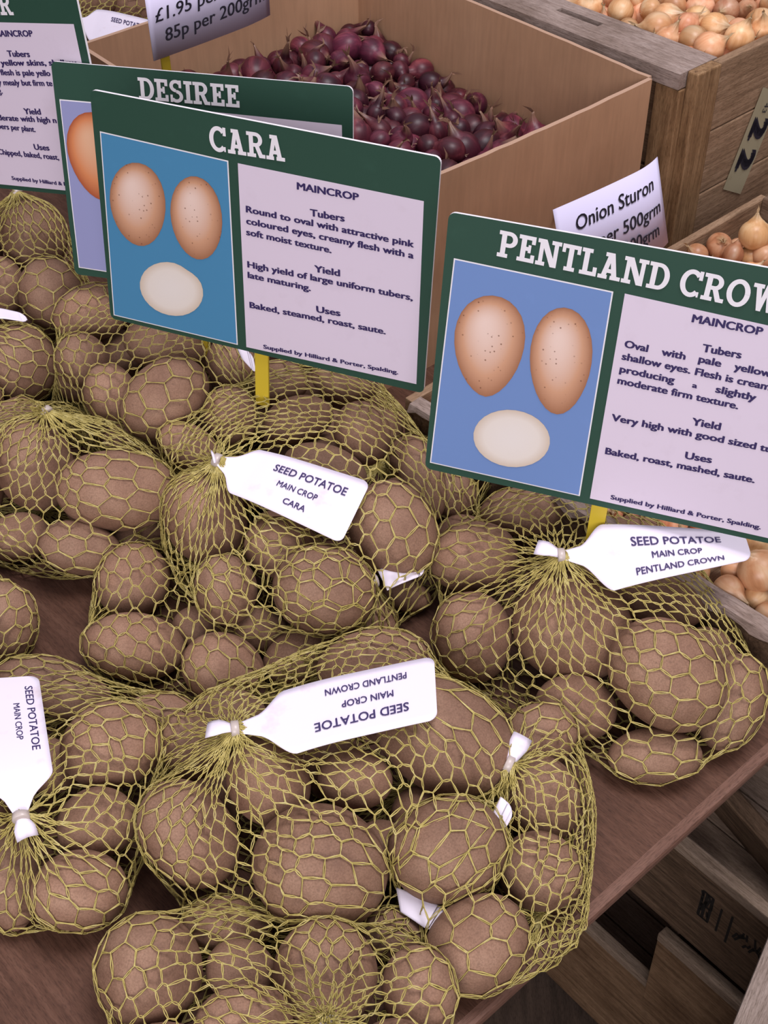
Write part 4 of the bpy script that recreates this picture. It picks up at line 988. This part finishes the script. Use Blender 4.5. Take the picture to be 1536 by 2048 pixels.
def lathe_onion(prof, nseg, seed, bend=0.0, squash=0.06, tuft_n=3, dry_from=0.75):
    """revolved bulb (z up) with a bent papery neck and a ragged tip"""
    r = np.random.default_rng(seed); v, f, dry = [], [], []
    zmax = prof[-1][1]; zneck = prof[int(len(prof)*0.62)][1]
    ph = r.uniform(0, 6.28, 3); bd = r.uniform(0, 6.28)
    for (rad, z) in prof:
        t = max(0, (z - zneck)/(zmax - zneck))
        ox, oy = bend*t*t*math.cos(bd), bend*t*t*math.sin(bd)
        for k in range(nseg):
            a = 2*math.pi*k/nseg
            rr = rad*(1 + squash*math.sin(a + ph[0]) * 0.5 + squash*0.6*math.sin(2*a + ph[1]) + (0.25*t*math.sin(5*a + ph[2]) if t > .4 else 0))
            v.append((rr*math.cos(a) + ox, rr*math.sin(a) + oy, z)); dry.append(min(1, max(0, (t - 0.35)/0.5)))
    n = len(prof)
    for i in range(n - 1):
        for k in range(nseg):
            k2 = (k+1) % nseg; f.append((i*nseg + k, i*nseg + k2, (i+1)*nseg + k2, (i+1)*nseg + k))
    f.append(tuple(range(nseg))[::-1]); f.append(tuple(range((n-1)*nseg, n*nseg)))
    tipc = np.array(v[(n-1)*nseg:]).mean(0)
    for q in range(tuft_n):                             # dry leaf shreds and root hairs
        for origin, up in ((tipc, 1), (np.array([0, 0, prof[0][1]]), -1)):
            a = r.uniform(0, 6.28); ln = zmax*r.uniform(.22, .5)*(1 if up > 0 else .45); w_ = zmax*(0.05 if up > 0 else 0.018)
            d = np.array([math.cos(a)*r.uniform(.2, .8), math.sin(a)*r.uniform(.2, .8), up]); d /= np.linalg.norm(d)
            s_ = np.cross(d, [math.sin(a), -math.cos(a), .3]); s_ /= np.linalg.norm(s_)
            b_ = len(v); m1 = origin + d*ln*.5 + s_*w_*r.uniform(-1, 1); e_ = origin + d*ln + s_*ln*r.uniform(-.4, .4)
            nn = np.cross(d, s_)*w_*.4
            v += [tuple(origin - s_*w_), tuple(origin + s_*w_), tuple(m1 - s_*w_*.8 + nn), tuple(m1 + s_*w_*.8 + nn), tuple(e_)]
            dry += [1]*5; f += [(b_, b_+1, b_+3, b_+2), (b_+2, b_+3, b_+4)]
    me = mesh('onion', v, f, True); me.attributes.new('dry', 'FLOAT', 'POINT').data.foreach_set('value', np.array(dry, np.float32))
    return me
def onion_profile(r, neck, pointy, lo=0.9, m=17):
    """half outline of a bulb of radius r with neck length `neck` (in radii)"""
    P = []
    for k in range(m):
        a = -1.45 + (1.45 + 1.05)*k/(m - 1)
        P.append((r*math.cos(a)**(0.92), r*lo*math.sin(a)))
    x0, z0 = P[-1]
    for k in range(1, 8):
        u = k/7; P.append((x0*(1 - u)**pointy*0.92 + r*0.085, z0 + r*neck*u))
    return P
def place_onions(variants, spots, name, label, cat, group, rng, tilt):
    """copies of the onion meshes lying at spots = (x, y, z, scale)"""
    protos = []
    for i, (x, y, z, s_) in enumerate(spots):
        me = variants[rng.integers(len(variants))]
        o = bpy.data.objects.new(name, me); COL.objects.link(o)
        o.location = (x, y, z); o.scale = (s_,)*3
        o.rotation_euler = (rng.normal()*tilt, rng.normal()*tilt, rng.uniform(0, 6.28))
        tag(o, label, cat, group)
def heap_spots(rng, u0, u1, v0, v1, rad, zf, layers, smin=0.85, smax=1.15, gap=0.92):
    """dart-thrown layers: ((u, v), z, scale); layer 0 is the top one"""
    out = []
    for ly in range(layers):
        pts = []
        for _ in range(9000):
            p = rng.uniform((u0, v0), (u1, v1))
            if all((p[0]-q[0])**2 + (p[1]-q[1])**2 > (2*rad*gap)**2 for q in pts): pts.append(p)
        for p in pts:
            out.append((p[0], p[1], zf(*p) - ly*rad*1.25 + rng.normal()*rad*0.22, rng.uniform(smin, smax), ly))
    return out
def to_world(root, u, v_, z):
    return root.matrix_world @ Vector((u, v_, z))
rng = np.random.default_rng(5)
red = [lathe_onion(onion_profile(0.0122*a, b_, c, 1.05), 18, 40 + k, bend=0.005*k % 0.013, tuft_n=3)
       for k, (a, b_, c) in enumerate([(1, 1.0, 1.5), (.9, 1.5, 1.6), (1.2, .8, 1.3), (.78, 2.0, 1.5), (1.05, 1.2, 1.8), (.95, .9, 1.1), (1.25, .9, 1.6)])]
for m_ in red: m_.materials.append(M['redonion'])
zf = lambda u, v_: 0.099 - 0.010*u/BW + 0.026*(v_/BD)**1.5 + 0.014*math.exp(-((u - .16)**2 + (v_ - .24)**2)/0.02) + 0.006*math.sin(19*u + 2)*math.cos(17*v_)
sp = heap_spots(rng, 0.014, BW - 0.012, 0.012, BD - 0.014, 0.0112, zf, 2, 0.8, 1.2, 0.92)
sp = [(to_world(boxr, u, v_, z), s_, ly) for u, v_, z, s_, ly in sp]
def in_front(p):                                        # nearest-to-view first: top layer, then distance
    return (p[2], (p[0] - Vector((0, 0, CAM_H))).length)
sp.sort(key=in_front)
single, rest = sp[:300], sp[300:]
place_onions(red, [(*p, s_) for p, s_, ly in single], 'red_onion', 'small dark red onion with papery tail, heaped in the cardboard box', 'onion', 'small red onions in the cardboard box', rng, 1.25)
def merged(name, meshes, spots, m, rng, tilt, label, cat):
    """the countless rest of a heap as one object"""
    V, Fs, dr = [], [], []
    for p, s_, ly in spots:
        me = meshes[rng.integers(len(meshes))]
        mt = Matrix.Translation(p) @ Matrix.Rotation(rng.uniform(0, 6.28), 4, 'Z') @ Matrix.Rotation(rng.normal()*tilt, 4, 'X') @ Matrix.Scale(s_, 4)
        o_ = len(V); V += [mt @ x.co for x in me.vertices]; Fs += [tuple(i + o_ for i in q.vertices) for q in me.polygons]
        dr += [x.value for x in me.attributes['dry'].data]
    me = mesh(name, V, Fs, True); me.attributes.new('dry', 'FLOAT', 'POINT').data.foreach_set('value', np.array(dr, np.float32))
    o = link(name, me, None, m); tag(o, label, cat, kind='stuff'); return o
if rest: merged('red_onion_heap', red, rest, M['redonion'], rng, 1.0, 'lower layer of small red onions deep in the cardboard box', 'onions')
def fill_mound(name, root, u0, u1, v0, v1, z0, zf, drop, m, label):
    NX = NY = 22; v, f = [], []
    for j in range(NY + 1):
        for i in range(NX + 1):
            u, w_ = u0 + (u1 - u0)*i/NX, v0 + (v1 - v0)*j/NY; v.append(to_world(root, u, w_, zf(u, w_) - drop + random.uniform(-.003, .003)))
    n = len(v); v += [Vector((p.x, p.y, z0)) for p in v]
    W = NX + 1
    for j in range(NY):
        for i in range(NX):
            a = j*W + i; f.append((a, a+1, a+W+1, a+W)); f.append((n+a, n+a+W, n+a+W+1, n+a+1))
    rim = [i for i in range(W)] + [NX + W*j for j in range(1, W)] + [NY*W + i for i in range(NX - 1, -1, -1)] + [W*j for j in range(NY - 1, 0, -1)]
    for a, b_ in zip(rim, rim[1:] + rim[:1]): f.append((a, n + a, n + b_, b_))
    me = mesh(name, v, f, True); me.attributes.new('dry', 'FLOAT', 'POINT')
    o = link(name, me, None, m); tag(o, label, 'onions', kind='stuff')
random.seed(4)
fill_mound('red_onion_bulk', boxr, 0.006, BW - 0.006, 0.006, BD - 0.006, 0.006, zf, 0.022, M['redonion'], 'bulk of red onions at the bottom of the cardboard box')

# ------------------------------------------------------------------ handwritten-style price cards
def price_card(label, origin, x, y, w, h, lines, curl, stake_x):
    x = Vector(x).normalized(); n = x.cross(Vector(y)).normalized(); y = n.cross(x)
    root = empty('price_card', origin, Matrix((x, y, n)).transposed()); tag(root, label, 'price card')
    def zc(a): return -curl*max(0, (a/w - 0.72)/0.28)**2 + curl*0.25*math.sin(math.pi*a/w)
    NX = 24; v = [(w*i/NX, yy, zc(w*i/NX)) for yy in (0, h) for i in range(NX + 1)]
    o = link('card', mesh('card', v, [(i, i+1, NX+2+i, NX+1+i) for i in range(NX)], True), root, M['card'])
    so = o.modifiers.new('paper', 'SOLIDIFY'); so.thickness = 0.0005; so.offset = -1
    tv, tf = [], []
    for s_, x0, y0, x1, y1, cap, shear in lines:
        p, ff = text_line(s_, x0, y0, x1, y1, cap, 0.012, shear)
        o_ = len(tv); tv += [(a, b_, zc(a) + 0.0006 + 2e-5*(5*i//len(p))) for i, (a, b_) in enumerate(p)]; tf += [tuple(i + o_ for i in q) for q in ff]
    link('lettering', mesh('lettering', tv, tf), o, M['black'])
    box('stake', root, stake_x - 0.004, stake_x + 0.004, -(origin[2] - 0.02)/max(.4, y.z) , h*0.4, -curl*0.2 - 0.004, -curl*0.2 - 0.0015, M['yellow'], 0.0005)
price_card('white price card reading Onion Sturon, in front of the cardboard box', (0.1486, 0.9268, 0.1194), (0.836, 0.5374, 0.1106), (-0.2265, 0.1544, 0.9617), 0.1125, 0.075,
    [('Onion Sturon', 0.018, 0.0505, 0.100, 0.0530, 0.0125, 0.15), ('per 500grm', 0.036, 0.0295, 0.106, 0.0315, 0.0115, 0.15), ('per 200grm', 0.036, 0.012, 0.100, 0.0135, 0.0115, 0.15)], 0.008, 0.05)
price_card('white price card at the top edge with two lines of pence prices', (-0.1924, 1.0905, 0.245), (0.8277, 0.5512, 0.105), (0.0168, -0.2115, 0.9772), 0.1155, 0.075,
    [('\u00a31.95 per 500grm', 0.006, 0.0345, 0.118, 0.0365, 0.0125, 0.12), ('85p per 200grm', 0.013, 0.0145, 0.1105, 0.0175, 0.0125, 0.12)], 0.003, 0.012)

# ------------------------------------------------------------------ big wooden crate of brown onions (upper right)
CA = math.radians(43.0)
crate = empty('wooden_crate', at(1405, 145, 0.195) - Vector((-0.0133, -0.0109, 0.195)), Matrix.Rotation(CA, 3, 'Z'))
tag(crate, 'big weathered wooden crate heaped with brown onions at upper right', 'crate')
CH = 0.195; CX, CY = 0.46, 0.62
for k, (z0, z1) in enumerate(((0.004, 0.060), (0.0615, 0.126), (0.1275, CH))):      # front boards, seams between
    box('front_board', crate, 0.012, CX, 0.0005 + 0.0006*k, 0.0115, z0, z1, M['crate_x'], 0.0012)
box('corner_post', crate, -0.024, 0.0115, 0.0, 0.0125, 0.0, CH, M['crate_z'], 0.0015)
box('corner_post', crate, CX + 0.0005, CX + 0.03, 0.0, 0.0125, 0.0, CH, M['crate_z'], 0.0015)
# wide top board of the left side with a hand slot
def slotted_board(name, parent, x0, x1, y0, y1, z0, z1, sx0, sx1, sy0, sy1, m):
    xs, ys = [x0, sx0, sx1, x1], [y0, sy0, sy1, y1]; v, f = [], []
    for z in (z0, z1):
        for yy in ys:
            for xx in xs: v.append((xx, yy, z))
    for j in range(3):
        for i in range(3):
            if i == 1 and j == 1: continue
            a = j*4 + i; f.append((a+16, a+17, a+21, a+20)); f.append((a, a+4, a+5, a+1))
    def wall(a, b_): f.append((a, b_, b_+16, a+16))
    for i in range(3): wall(i, i+1); wall(13+i+2-2*i, 12+i+2-2*i)
    for j in range(3): wall(3+4*j, 7+4*j); wall(12-4*j, 8-4*j)
    for a, b_ in ((6, 5), (10, 6), (9, 10), (5, 9)): wall(a, b_)
    return link(name, mesh(name, v, f), parent, m)
slotted_board('top_board', crate, -0.034, 0.022, 0.0135, 0.60, CH - 0.016, CH - 0.001, -0.0045, 0.0045, 0.136, 0.19, M['grey_y'])
for z0, z1 in ((0.0, 0.085), (0.088, CH - 0.018)): box('side_board', crate, -0.020, -0.008, 0.014, 0.60, z0, z1, M['crate_y'], 0.001)
box('side_batten', crate, -0.032, -0.021, 0.012, 0.040, 0.0, CH - 0.0175, M['crate_z'], 0.001)
box('side_board', crate, CX - 0.012, CX, 0.012, 0.60, 0.0, CH, M['crate_y'], 0.001)
box('back_board', crate, -0.02, CX, 0.602, 0.614, 0.0, CH, M['crate_x'], 0.001)
box('bottom_board', crate, -0.007, CX - 0.013, 0.012, 0.60, 0.004, 0.012, M['crate_x'], 0.0)
# paper number strip pasted on the front
def face_decal(name, parent, quad_uz, y, m, lines=None):
    q = [(u, y, z) for u, z in quad_uz]
    return link(name, mesh(name, q, [(0, 1, 2, 3)]), parent, m)
sticker = face_decal('number_strip', crate, [(0.0510, 0.0527), (0.0859, 0.0341), (0.1265, 0.1300), (0.0890, 0.1485)], -0.0006, paper('old_paper_strip', (0.36, 0.31, 0.20), (0.27, 0.22, 0.13)))
def strip_text(s_, o, d, cap, bold):
    o = np.array(o); d = np.array(d); p, ff = text_line(s_, o[0], o[1], o[0] + d[0], o[1] + d[1], cap, bold)
    return [(a, -0.0012, b_) for a, b_ in p], ff
tv, tf = [], []
sd = np.array([0.368, 0.93]); ac = np.array([0.883, -0.47])                  # along the strip, across it; the digits read downwards
for s_, along, across, ln, cap, bo in (('2', 0.0315, 0.0060, 0.024, 0.029, 0.085), ('2', 0.0635, 0.0070, 0.024, 0.029, 0.085), ('43', 0.086, 0.016, 0.010, 0.008, 0.0)):
    o_ = np.array([0.0510, 0.0527]) + ac*across + sd*(along + ln/2)
    p, ff = text_line(s_, *o_, *(o_ - sd*ln), cap, bo)
    k_ = len(tv); tv += [(a, -0.0012, b_) for a, b_ in p]; tf += [tuple(i + k_ for i in q)[::-1] for q in ff]
link('number_lettering', mesh('number_lettering', tv, tf), sticker, M['black'])

yel = [lathe_onion(onion_profile(0.0130*a, b_, c, lo), 22, 70 + k, bend=0.004*(k % 3), tuft_n=2)
       for k, (a, b_, c, lo) in enumerate([(1, .55, 1.6, .92), (.92, .8, 1.8, 1.0), (1.08, .4, 1.4, .88), (.85, 1.0, 1.6, 1.05), (1.0, .6, 2.0, .95)])]
for m_ in yel: m_.materials.append(M['onion'])
zc_ = lambda u, v_: 0.180 + 0.007*math.sin(13*u + 1)*math.cos(9*v_) + 0.02*min(1, u/0.2)*min(1, v_/.2)
sp = heap_spots(rng, 0.034, CX - 0.028, 0.026, 0.59, 0.0125, zc_, 2, 0.82, 1.22)
sp = [(to_world(crate, u, v_, z), s_, ly) for u, v_, z, s_, ly in sp]; sp.sort(key=in_front)
top_, low_ = [p for p in sp if p[2] == 0], [p for p in sp if p[2] == 1]
def px_of(p):
    q = p - Vector((0, 0, CAM_H)); dep = q.dot(F_); return 768 + FPX*q.x/dep, 1024 - FPX*q.dot(U_)/dep
def shown(p): return px_of(p)[0] < 1570 and px_of(p)[1] > -30
both = [p for p in top_ if shown(p[0])]; under_ = [p for p in top_ if not shown(p[0])] + low_
if under_: merged('brown_onion_heap', yel, under_, M['onion'], rng, 0.9, 'far and lower brown onions filling the big wooden crate', 'onions')
place_onions(yel, [(*p, s_) for p, s_, ly in both], 'brown_onion', 'papery brown onion heaped in the big crate at upper right', 'onion', 'brown onions in the big crate', rng, 0.9)
fill_mound('brown_onion_bulk', crate, 0.024, CX - 0.014, 0.014, 0.598, 0.014, zc_, 0.024, M['onion'], 'bulk of brown onions deep in the big wooden crate')

# ------------------------------------------------------------------ low crate of brown onions at the right
LA = math.radians(43.0)
low = empty('onion_tray', at(810, 795, 0.06) - Vector((0, 0, 0.06)), Matrix.Rotation(LA, 3, 'Z'))
tag(low, 'low wooden tray of brown onions at right, splintered grey rim', 'crate')
LH, LX, LY = 0.06, 0.487, 0.372
box('back_board', low, 0.0, LX, -0.008, 0.0, 0.0, LH, M['crate_x'], 0.001)
box('end_board', low, LX - 0.010, LX, -LY, -0.0085, 0.0, LH + 0.003, M['dark_y'], 0.001)
box('bottom_board', low, 0.010, LX - 0.011, -LY, -0.009, 0.001, 0.006, M['crate_x'], 0)
# splintered end wall towards the viewer: ragged rim over a dark growth-ringed face
NX = 46; v, f, mi = [], [], []
rg = np.random.default_rng(12)
rag = np.cumsum(rg.normal(size=NX + 1))*0.0007; rag -= np.linspace(rag[0], rag[-1], NX + 1)
chip = np.abs(rg.normal(size=NX + 1))*0.0018
for i in range(NX + 1):
    y_ = -0.0085 - (LY - 0.0085)*i/NX
    zt = LH + rag[i]*0.6
    v += [(0.0, y_, 0.0), (0.0 - 0.0006, y_, zt - 0.010 - chip[i]), (-0.0035 - chip[i]*.8, y_, zt - 0.004 - chip[i]), (-0.003, y_, zt), (0.009, y_, zt + 0.001), (0.010, y_, 0.0)]
for i in range(NX):
    for j in range(5):
        a = i*6 + j; f.append((a, a+1, a+7, a+6)); mi.append({0: 0, 1: 0, 2: 1, 3: 1, 4: 0}[j])
f += [(5, 4, 3, 2, 1, 0), tuple(NX*6 + j for j in range(6))]; mi += [0, 0]
link('splintered_end_board', mesh('end', v, f, False, mi), low, [M['dark_x'], M['grey_y']])

sturon = [  # px, py, height, size, words
 (1510, 470, 0.072, 1.30, 'pale pointed brown onion on top of the others beside the tray end'),
 (1394, 508, 0.050, 0.98, 'brown onion at the far left of the tray, touching the board'),
 (1438, 492, 0.052, 1.02, 'reddish-brown onion second from the tray board'),
 (1466, 509, 0.056, 1.00, 'round striped brown onion in front of the pale pointed one'),
 (1498, 516, 0.050, 0.95, 'small pinkish onion right of the round striped one'),
 (1528, 512, 0.056, 1.02, 'orange-brown onion at the picture edge below the pale pointed one'),
 (1500, 545, 0.050, 0.90, 'low brown onion just above the green sign edge'),
 (1518, 1142, 0.062, 1.28, 'big orange-red onion beyond the end of the curled tag'),
 (1457, 1180, 0.052, 1.06, 'pale pink-brown onion below the curled tag, behind the splintered rim'),
 (1508, 1197, 0.046, 0.86, 'yellowish onion right behind the splintered rim'),
 (1535, 1230, 0.046, 0.80, 'onion nearest the splintered rim at the picture edge'),
 (1466, 1143, 0.050, 0.80, 'small onion peeping out beneath the curled tag'),
 (1506, 1092, 0.052, 0.92, 'yellow-brown onion between the green sign and the curled tag')]
taken = []
for k, (px, py, z, s_, words) in enumerate(sturon):
    me = yel[k % len(yel)]; o = bpy.data.objects.new('brown_onion', me); COL.objects.link(o)
    s_ *= 0.90
    p = at(px, py, z); o.location = p; o.scale = (s_,)*3
    o.rotation_euler = ((0.15, 0.3, 2.0) if k == 0 else (rng.normal()*0.9, rng.normal()*0.9, rng.uniform(0, 6)))
    tag(o, words, 'onion', 'brown onions in the low tray'); taken.append((p, 0.0130*s_))
sp = heap_spots(rng, 0.026, LX - 0.026, -LY + 0.016, -0.022, 0.0120, lambda u, v_: 0.031, 2, 0.82, 0.98)
n_ = 0; hid = []
for u, v_, z, s_, ly in sp:
    p = to_world(low, u, v_, z if ly == 0 else 0.0178)
    if any((p - t).length < (r_ + 0.0118)*0.93 for t, r_ in taken): continue
    if px_of(p)[0] < 1375 or 560 < px_of(p)[1] < 1060:
        hid.append((p, s_, ly)); taken.append((p, 0.0118)); continue
    o = bpy.data.objects.new('brown_onion', yel[n_ % len(yel)]); COL.objects.link(o); n_ += 1
    o.location = p; o.scale = (s_,)*3; o.rotation_euler = (rng.normal()*0.8, rng.normal()*0.8, rng.uniform(0, 6))
    tag(o, 'brown onion in the low tray, tucked under the larger ones or behind the cropped sign', 'onion', 'lower brown onions in the low tray'); taken.append((p, 0.0118))
    if n_ > 280: break

merged('brown_onion_heap', yel, hid, M['onion'], rng, 0.8, 'rest of the brown onions in the low tray, behind the cropped sign', 'onions')

# ------------------------------------------------------------------ bag behind the cardboard box at the top left
backs = []
for k, (px, py, z, s_, words) in enumerate(((178, -6, 0.10, (0.036, 0.028, 0.026), 'shadowed potato at the top edge beside the cropped dark sign'), (262, 8, 0.08, (0.036, 0.030, 0.028), 'dark potato behind the small white tag at the top edge'), (215, -60, 0.07, (0.034, 0.030, 0.028), ''), (200, 60, 0.034, (0.036, 0.03, 0.028), ''), (265, 70, 0.034, (0.036, 0.03, 0.028), ''))):
    c = V3(at(px, py, z)); Q = Quaternion((1, 0.1, 0.2, 0.3)).normalized(); s_ = np.array(s_)
    o = make_potato(c, Q, s_, 700 + k, 3)
    tag(o, words or 'potato hidden in the net bag behind the cardboard box', 'potato', 'potatoes behind the cardboard box')
    backs.append((c, np.array(Q.to_matrix()), s_, blob(700 + k)))
tie = V3(at(150, 40, 0.125)); base = np.array([*np.mean([t[0] for t in backs], 0)[:2], 0.0])
P, E = net_sim(backs, [], tie, 91)
root = empty('potato_net_bag', base); tag(root, 'shadowed net bag with a soiled tag behind the cardboard box', 'net bag', 'netted bags of seed potatoes')
link('net', twine_mesh(P - base, E, 91), root, M['twine'])
nrm, wd = tag_parts(root, base, tie, None, [at(198, 20, 0.128), at(310, 44, 0.120), at(300, 112, 0.104), at(182, 84, 0.112)], [('SEED POTATOE', 0.26, 0.86, 0.68, 0.135)], None)
add_clip(root, base, tie, wd, nrm)

# ------------------------------------------------------------------ old trays stacked on the floor beside the table
TA = math.radians(-49.3)
def tray_at(px, py, z):
    p = at(px, py, z); return empty('old_wooden_tray', Vector((p.x, p.y, 0.0)), Matrix.Rotation(TA, 3, 'Z'))
def tray(label, px, py, z, x0, x1, height, depth, plank_drop, dark, stamp=False, foot=None):
    """a tray whose rim starts at the pixel point; local x runs along the rim, +y away from the viewer"""
    root = tray_at(px, py, z); tag(root, label, 'wooden tray', 'old trays under the table')
    box('rim_rail', root, x0, x1, 0.0, 0.012, z - 0.012, z, M['rail_x'], 0.0015)
    fb = box('side_board', root, x0, x1, 0.0015, 0.0105, z - height, z - 0.0122, M[dark], 0.0012)
    box('side_board', root, x0, x1, depth - 0.012, depth, z - height, z, M[dark], 0.0012)
    for xx in (x0, x1 - 0.012): box('end_board', root, xx, xx + 0.012, 0.0125, depth - 0.0125, z - height, z - 0.004, M['dark_y'], 0.001)
    n = 5; pw = (depth - 0.026)/n
    for k in range(n): box('floor_plank', root, x0 + 0.0125, x1 - 0.0125, 0.013 + pw*k, 0.013 + pw*(k+1) - 0.0015, z - plank_drop - 0.008, z - plank_drop, M['rail_x'], 0.001)
    if foot: box('foot_board', root, x0, x1, 0.004, depth - 0.004, foot, z - height - 0.0005, M['dark_x'], 0.0)
    return root, fb
tA, fb = tray('dark stamped wooden tray, uppermost of the trays beside the table', 1390, 1714, -0.26, -0.10, 0.30, 0.118, 0.26, 0.03, 'dark_x')
# scorched stamp strokes on the uppermost tray's side
rg = np.random.default_rng(3); v, f = [], []
def stroke(x, z, dx, dz, w_):
    d = Vector((dx, 0, dz)); s_ = Vector((dz, 0, -dx)).normalized()*w_/2; p = Vector((x, 0.0009, z)); b_ = len(v)
    v.extend([p - s_, p + s_, p + d + s_, p + d - s_]); f.append((b_, b_+1, b_+2, b_+3))
X0, Z0 = 0.016, -0.26 - 0.070
for sx in (0.0, 0.004, 0.010): stroke(X0 + sx, Z0, 0.0, 0.036, 0.0030)
for k in range(9): stroke(X0 + rg.uniform(0, .012), Z0 + rg.uniform(.002, .030), rg.uniform(-.004, .004), rg.uniform(.004, .010), 0.0026)
stroke(X0, Z0 + 0.018, 0.010, 0.0, 0.0022); stroke(X0 - 0.001, Z0 + 0.036, 0.012, 0.0, 0.002); stroke(X0 - 0.001, Z0, 0.012, 0.0, 0.002)
stroke(X0 + 0.020, Z0 - 0.002, 0.0, 0.034, 0.0022); stroke(X0 + 0.031, Z0 - 0.006, 0.0, 0.040, 0.0024)
for k in range(14): stroke(X0 + 0.036 + 0.0022*k, Z0 + 0.004 + rg.uniform(0, .016), rg.uniform(-.004, .006), rg.uniform(.004, .012), 0.0022)
link('burnt_stamp', mesh('stamp', v, f), fb, plain('scorched_wood', (0.012, 0.008, 0.006), 0.9))
tB, _ = tray('wooden tray with ring-grained side board under the stamped tray', 1316, 1866, -0.395, 0.0, 0.34, 0.125, 0.24, 0.09, 'brown_x')
tC, _ = tray('lowest wooden tray with a thin grey rail, streaky brown side', 1212, 1888, -0.535, -0.25, 0.34, 0.155, 0.22, 0.12, 'brown_x')
pb = empty('timber_block', at(1465, 2048, -0.16), Matrix.Rotation(math.radians(60), 3, 'Z'))
tag(pb, 'pale worn timber block at the bottom right corner', 'timber')
box('post', pb, -0.06, 0.14, -0.06, 0.0, -0.54, 0.0, M['grey_x'], 0.003)
db = link('dark_sack_board', box_mesh(-0.08, 0.12, 0, 0.016, -0.12, 0.0, 0.006, 3), None, M['dark_x'])
db.name = 'dark_board'; db.location = at(1496, 1650, -0.24); db.rotation_euler = (0.25, 0, math.radians(-62)); tag(db, 'smooth dark brown board leaning in the uppermost tray', 'board')
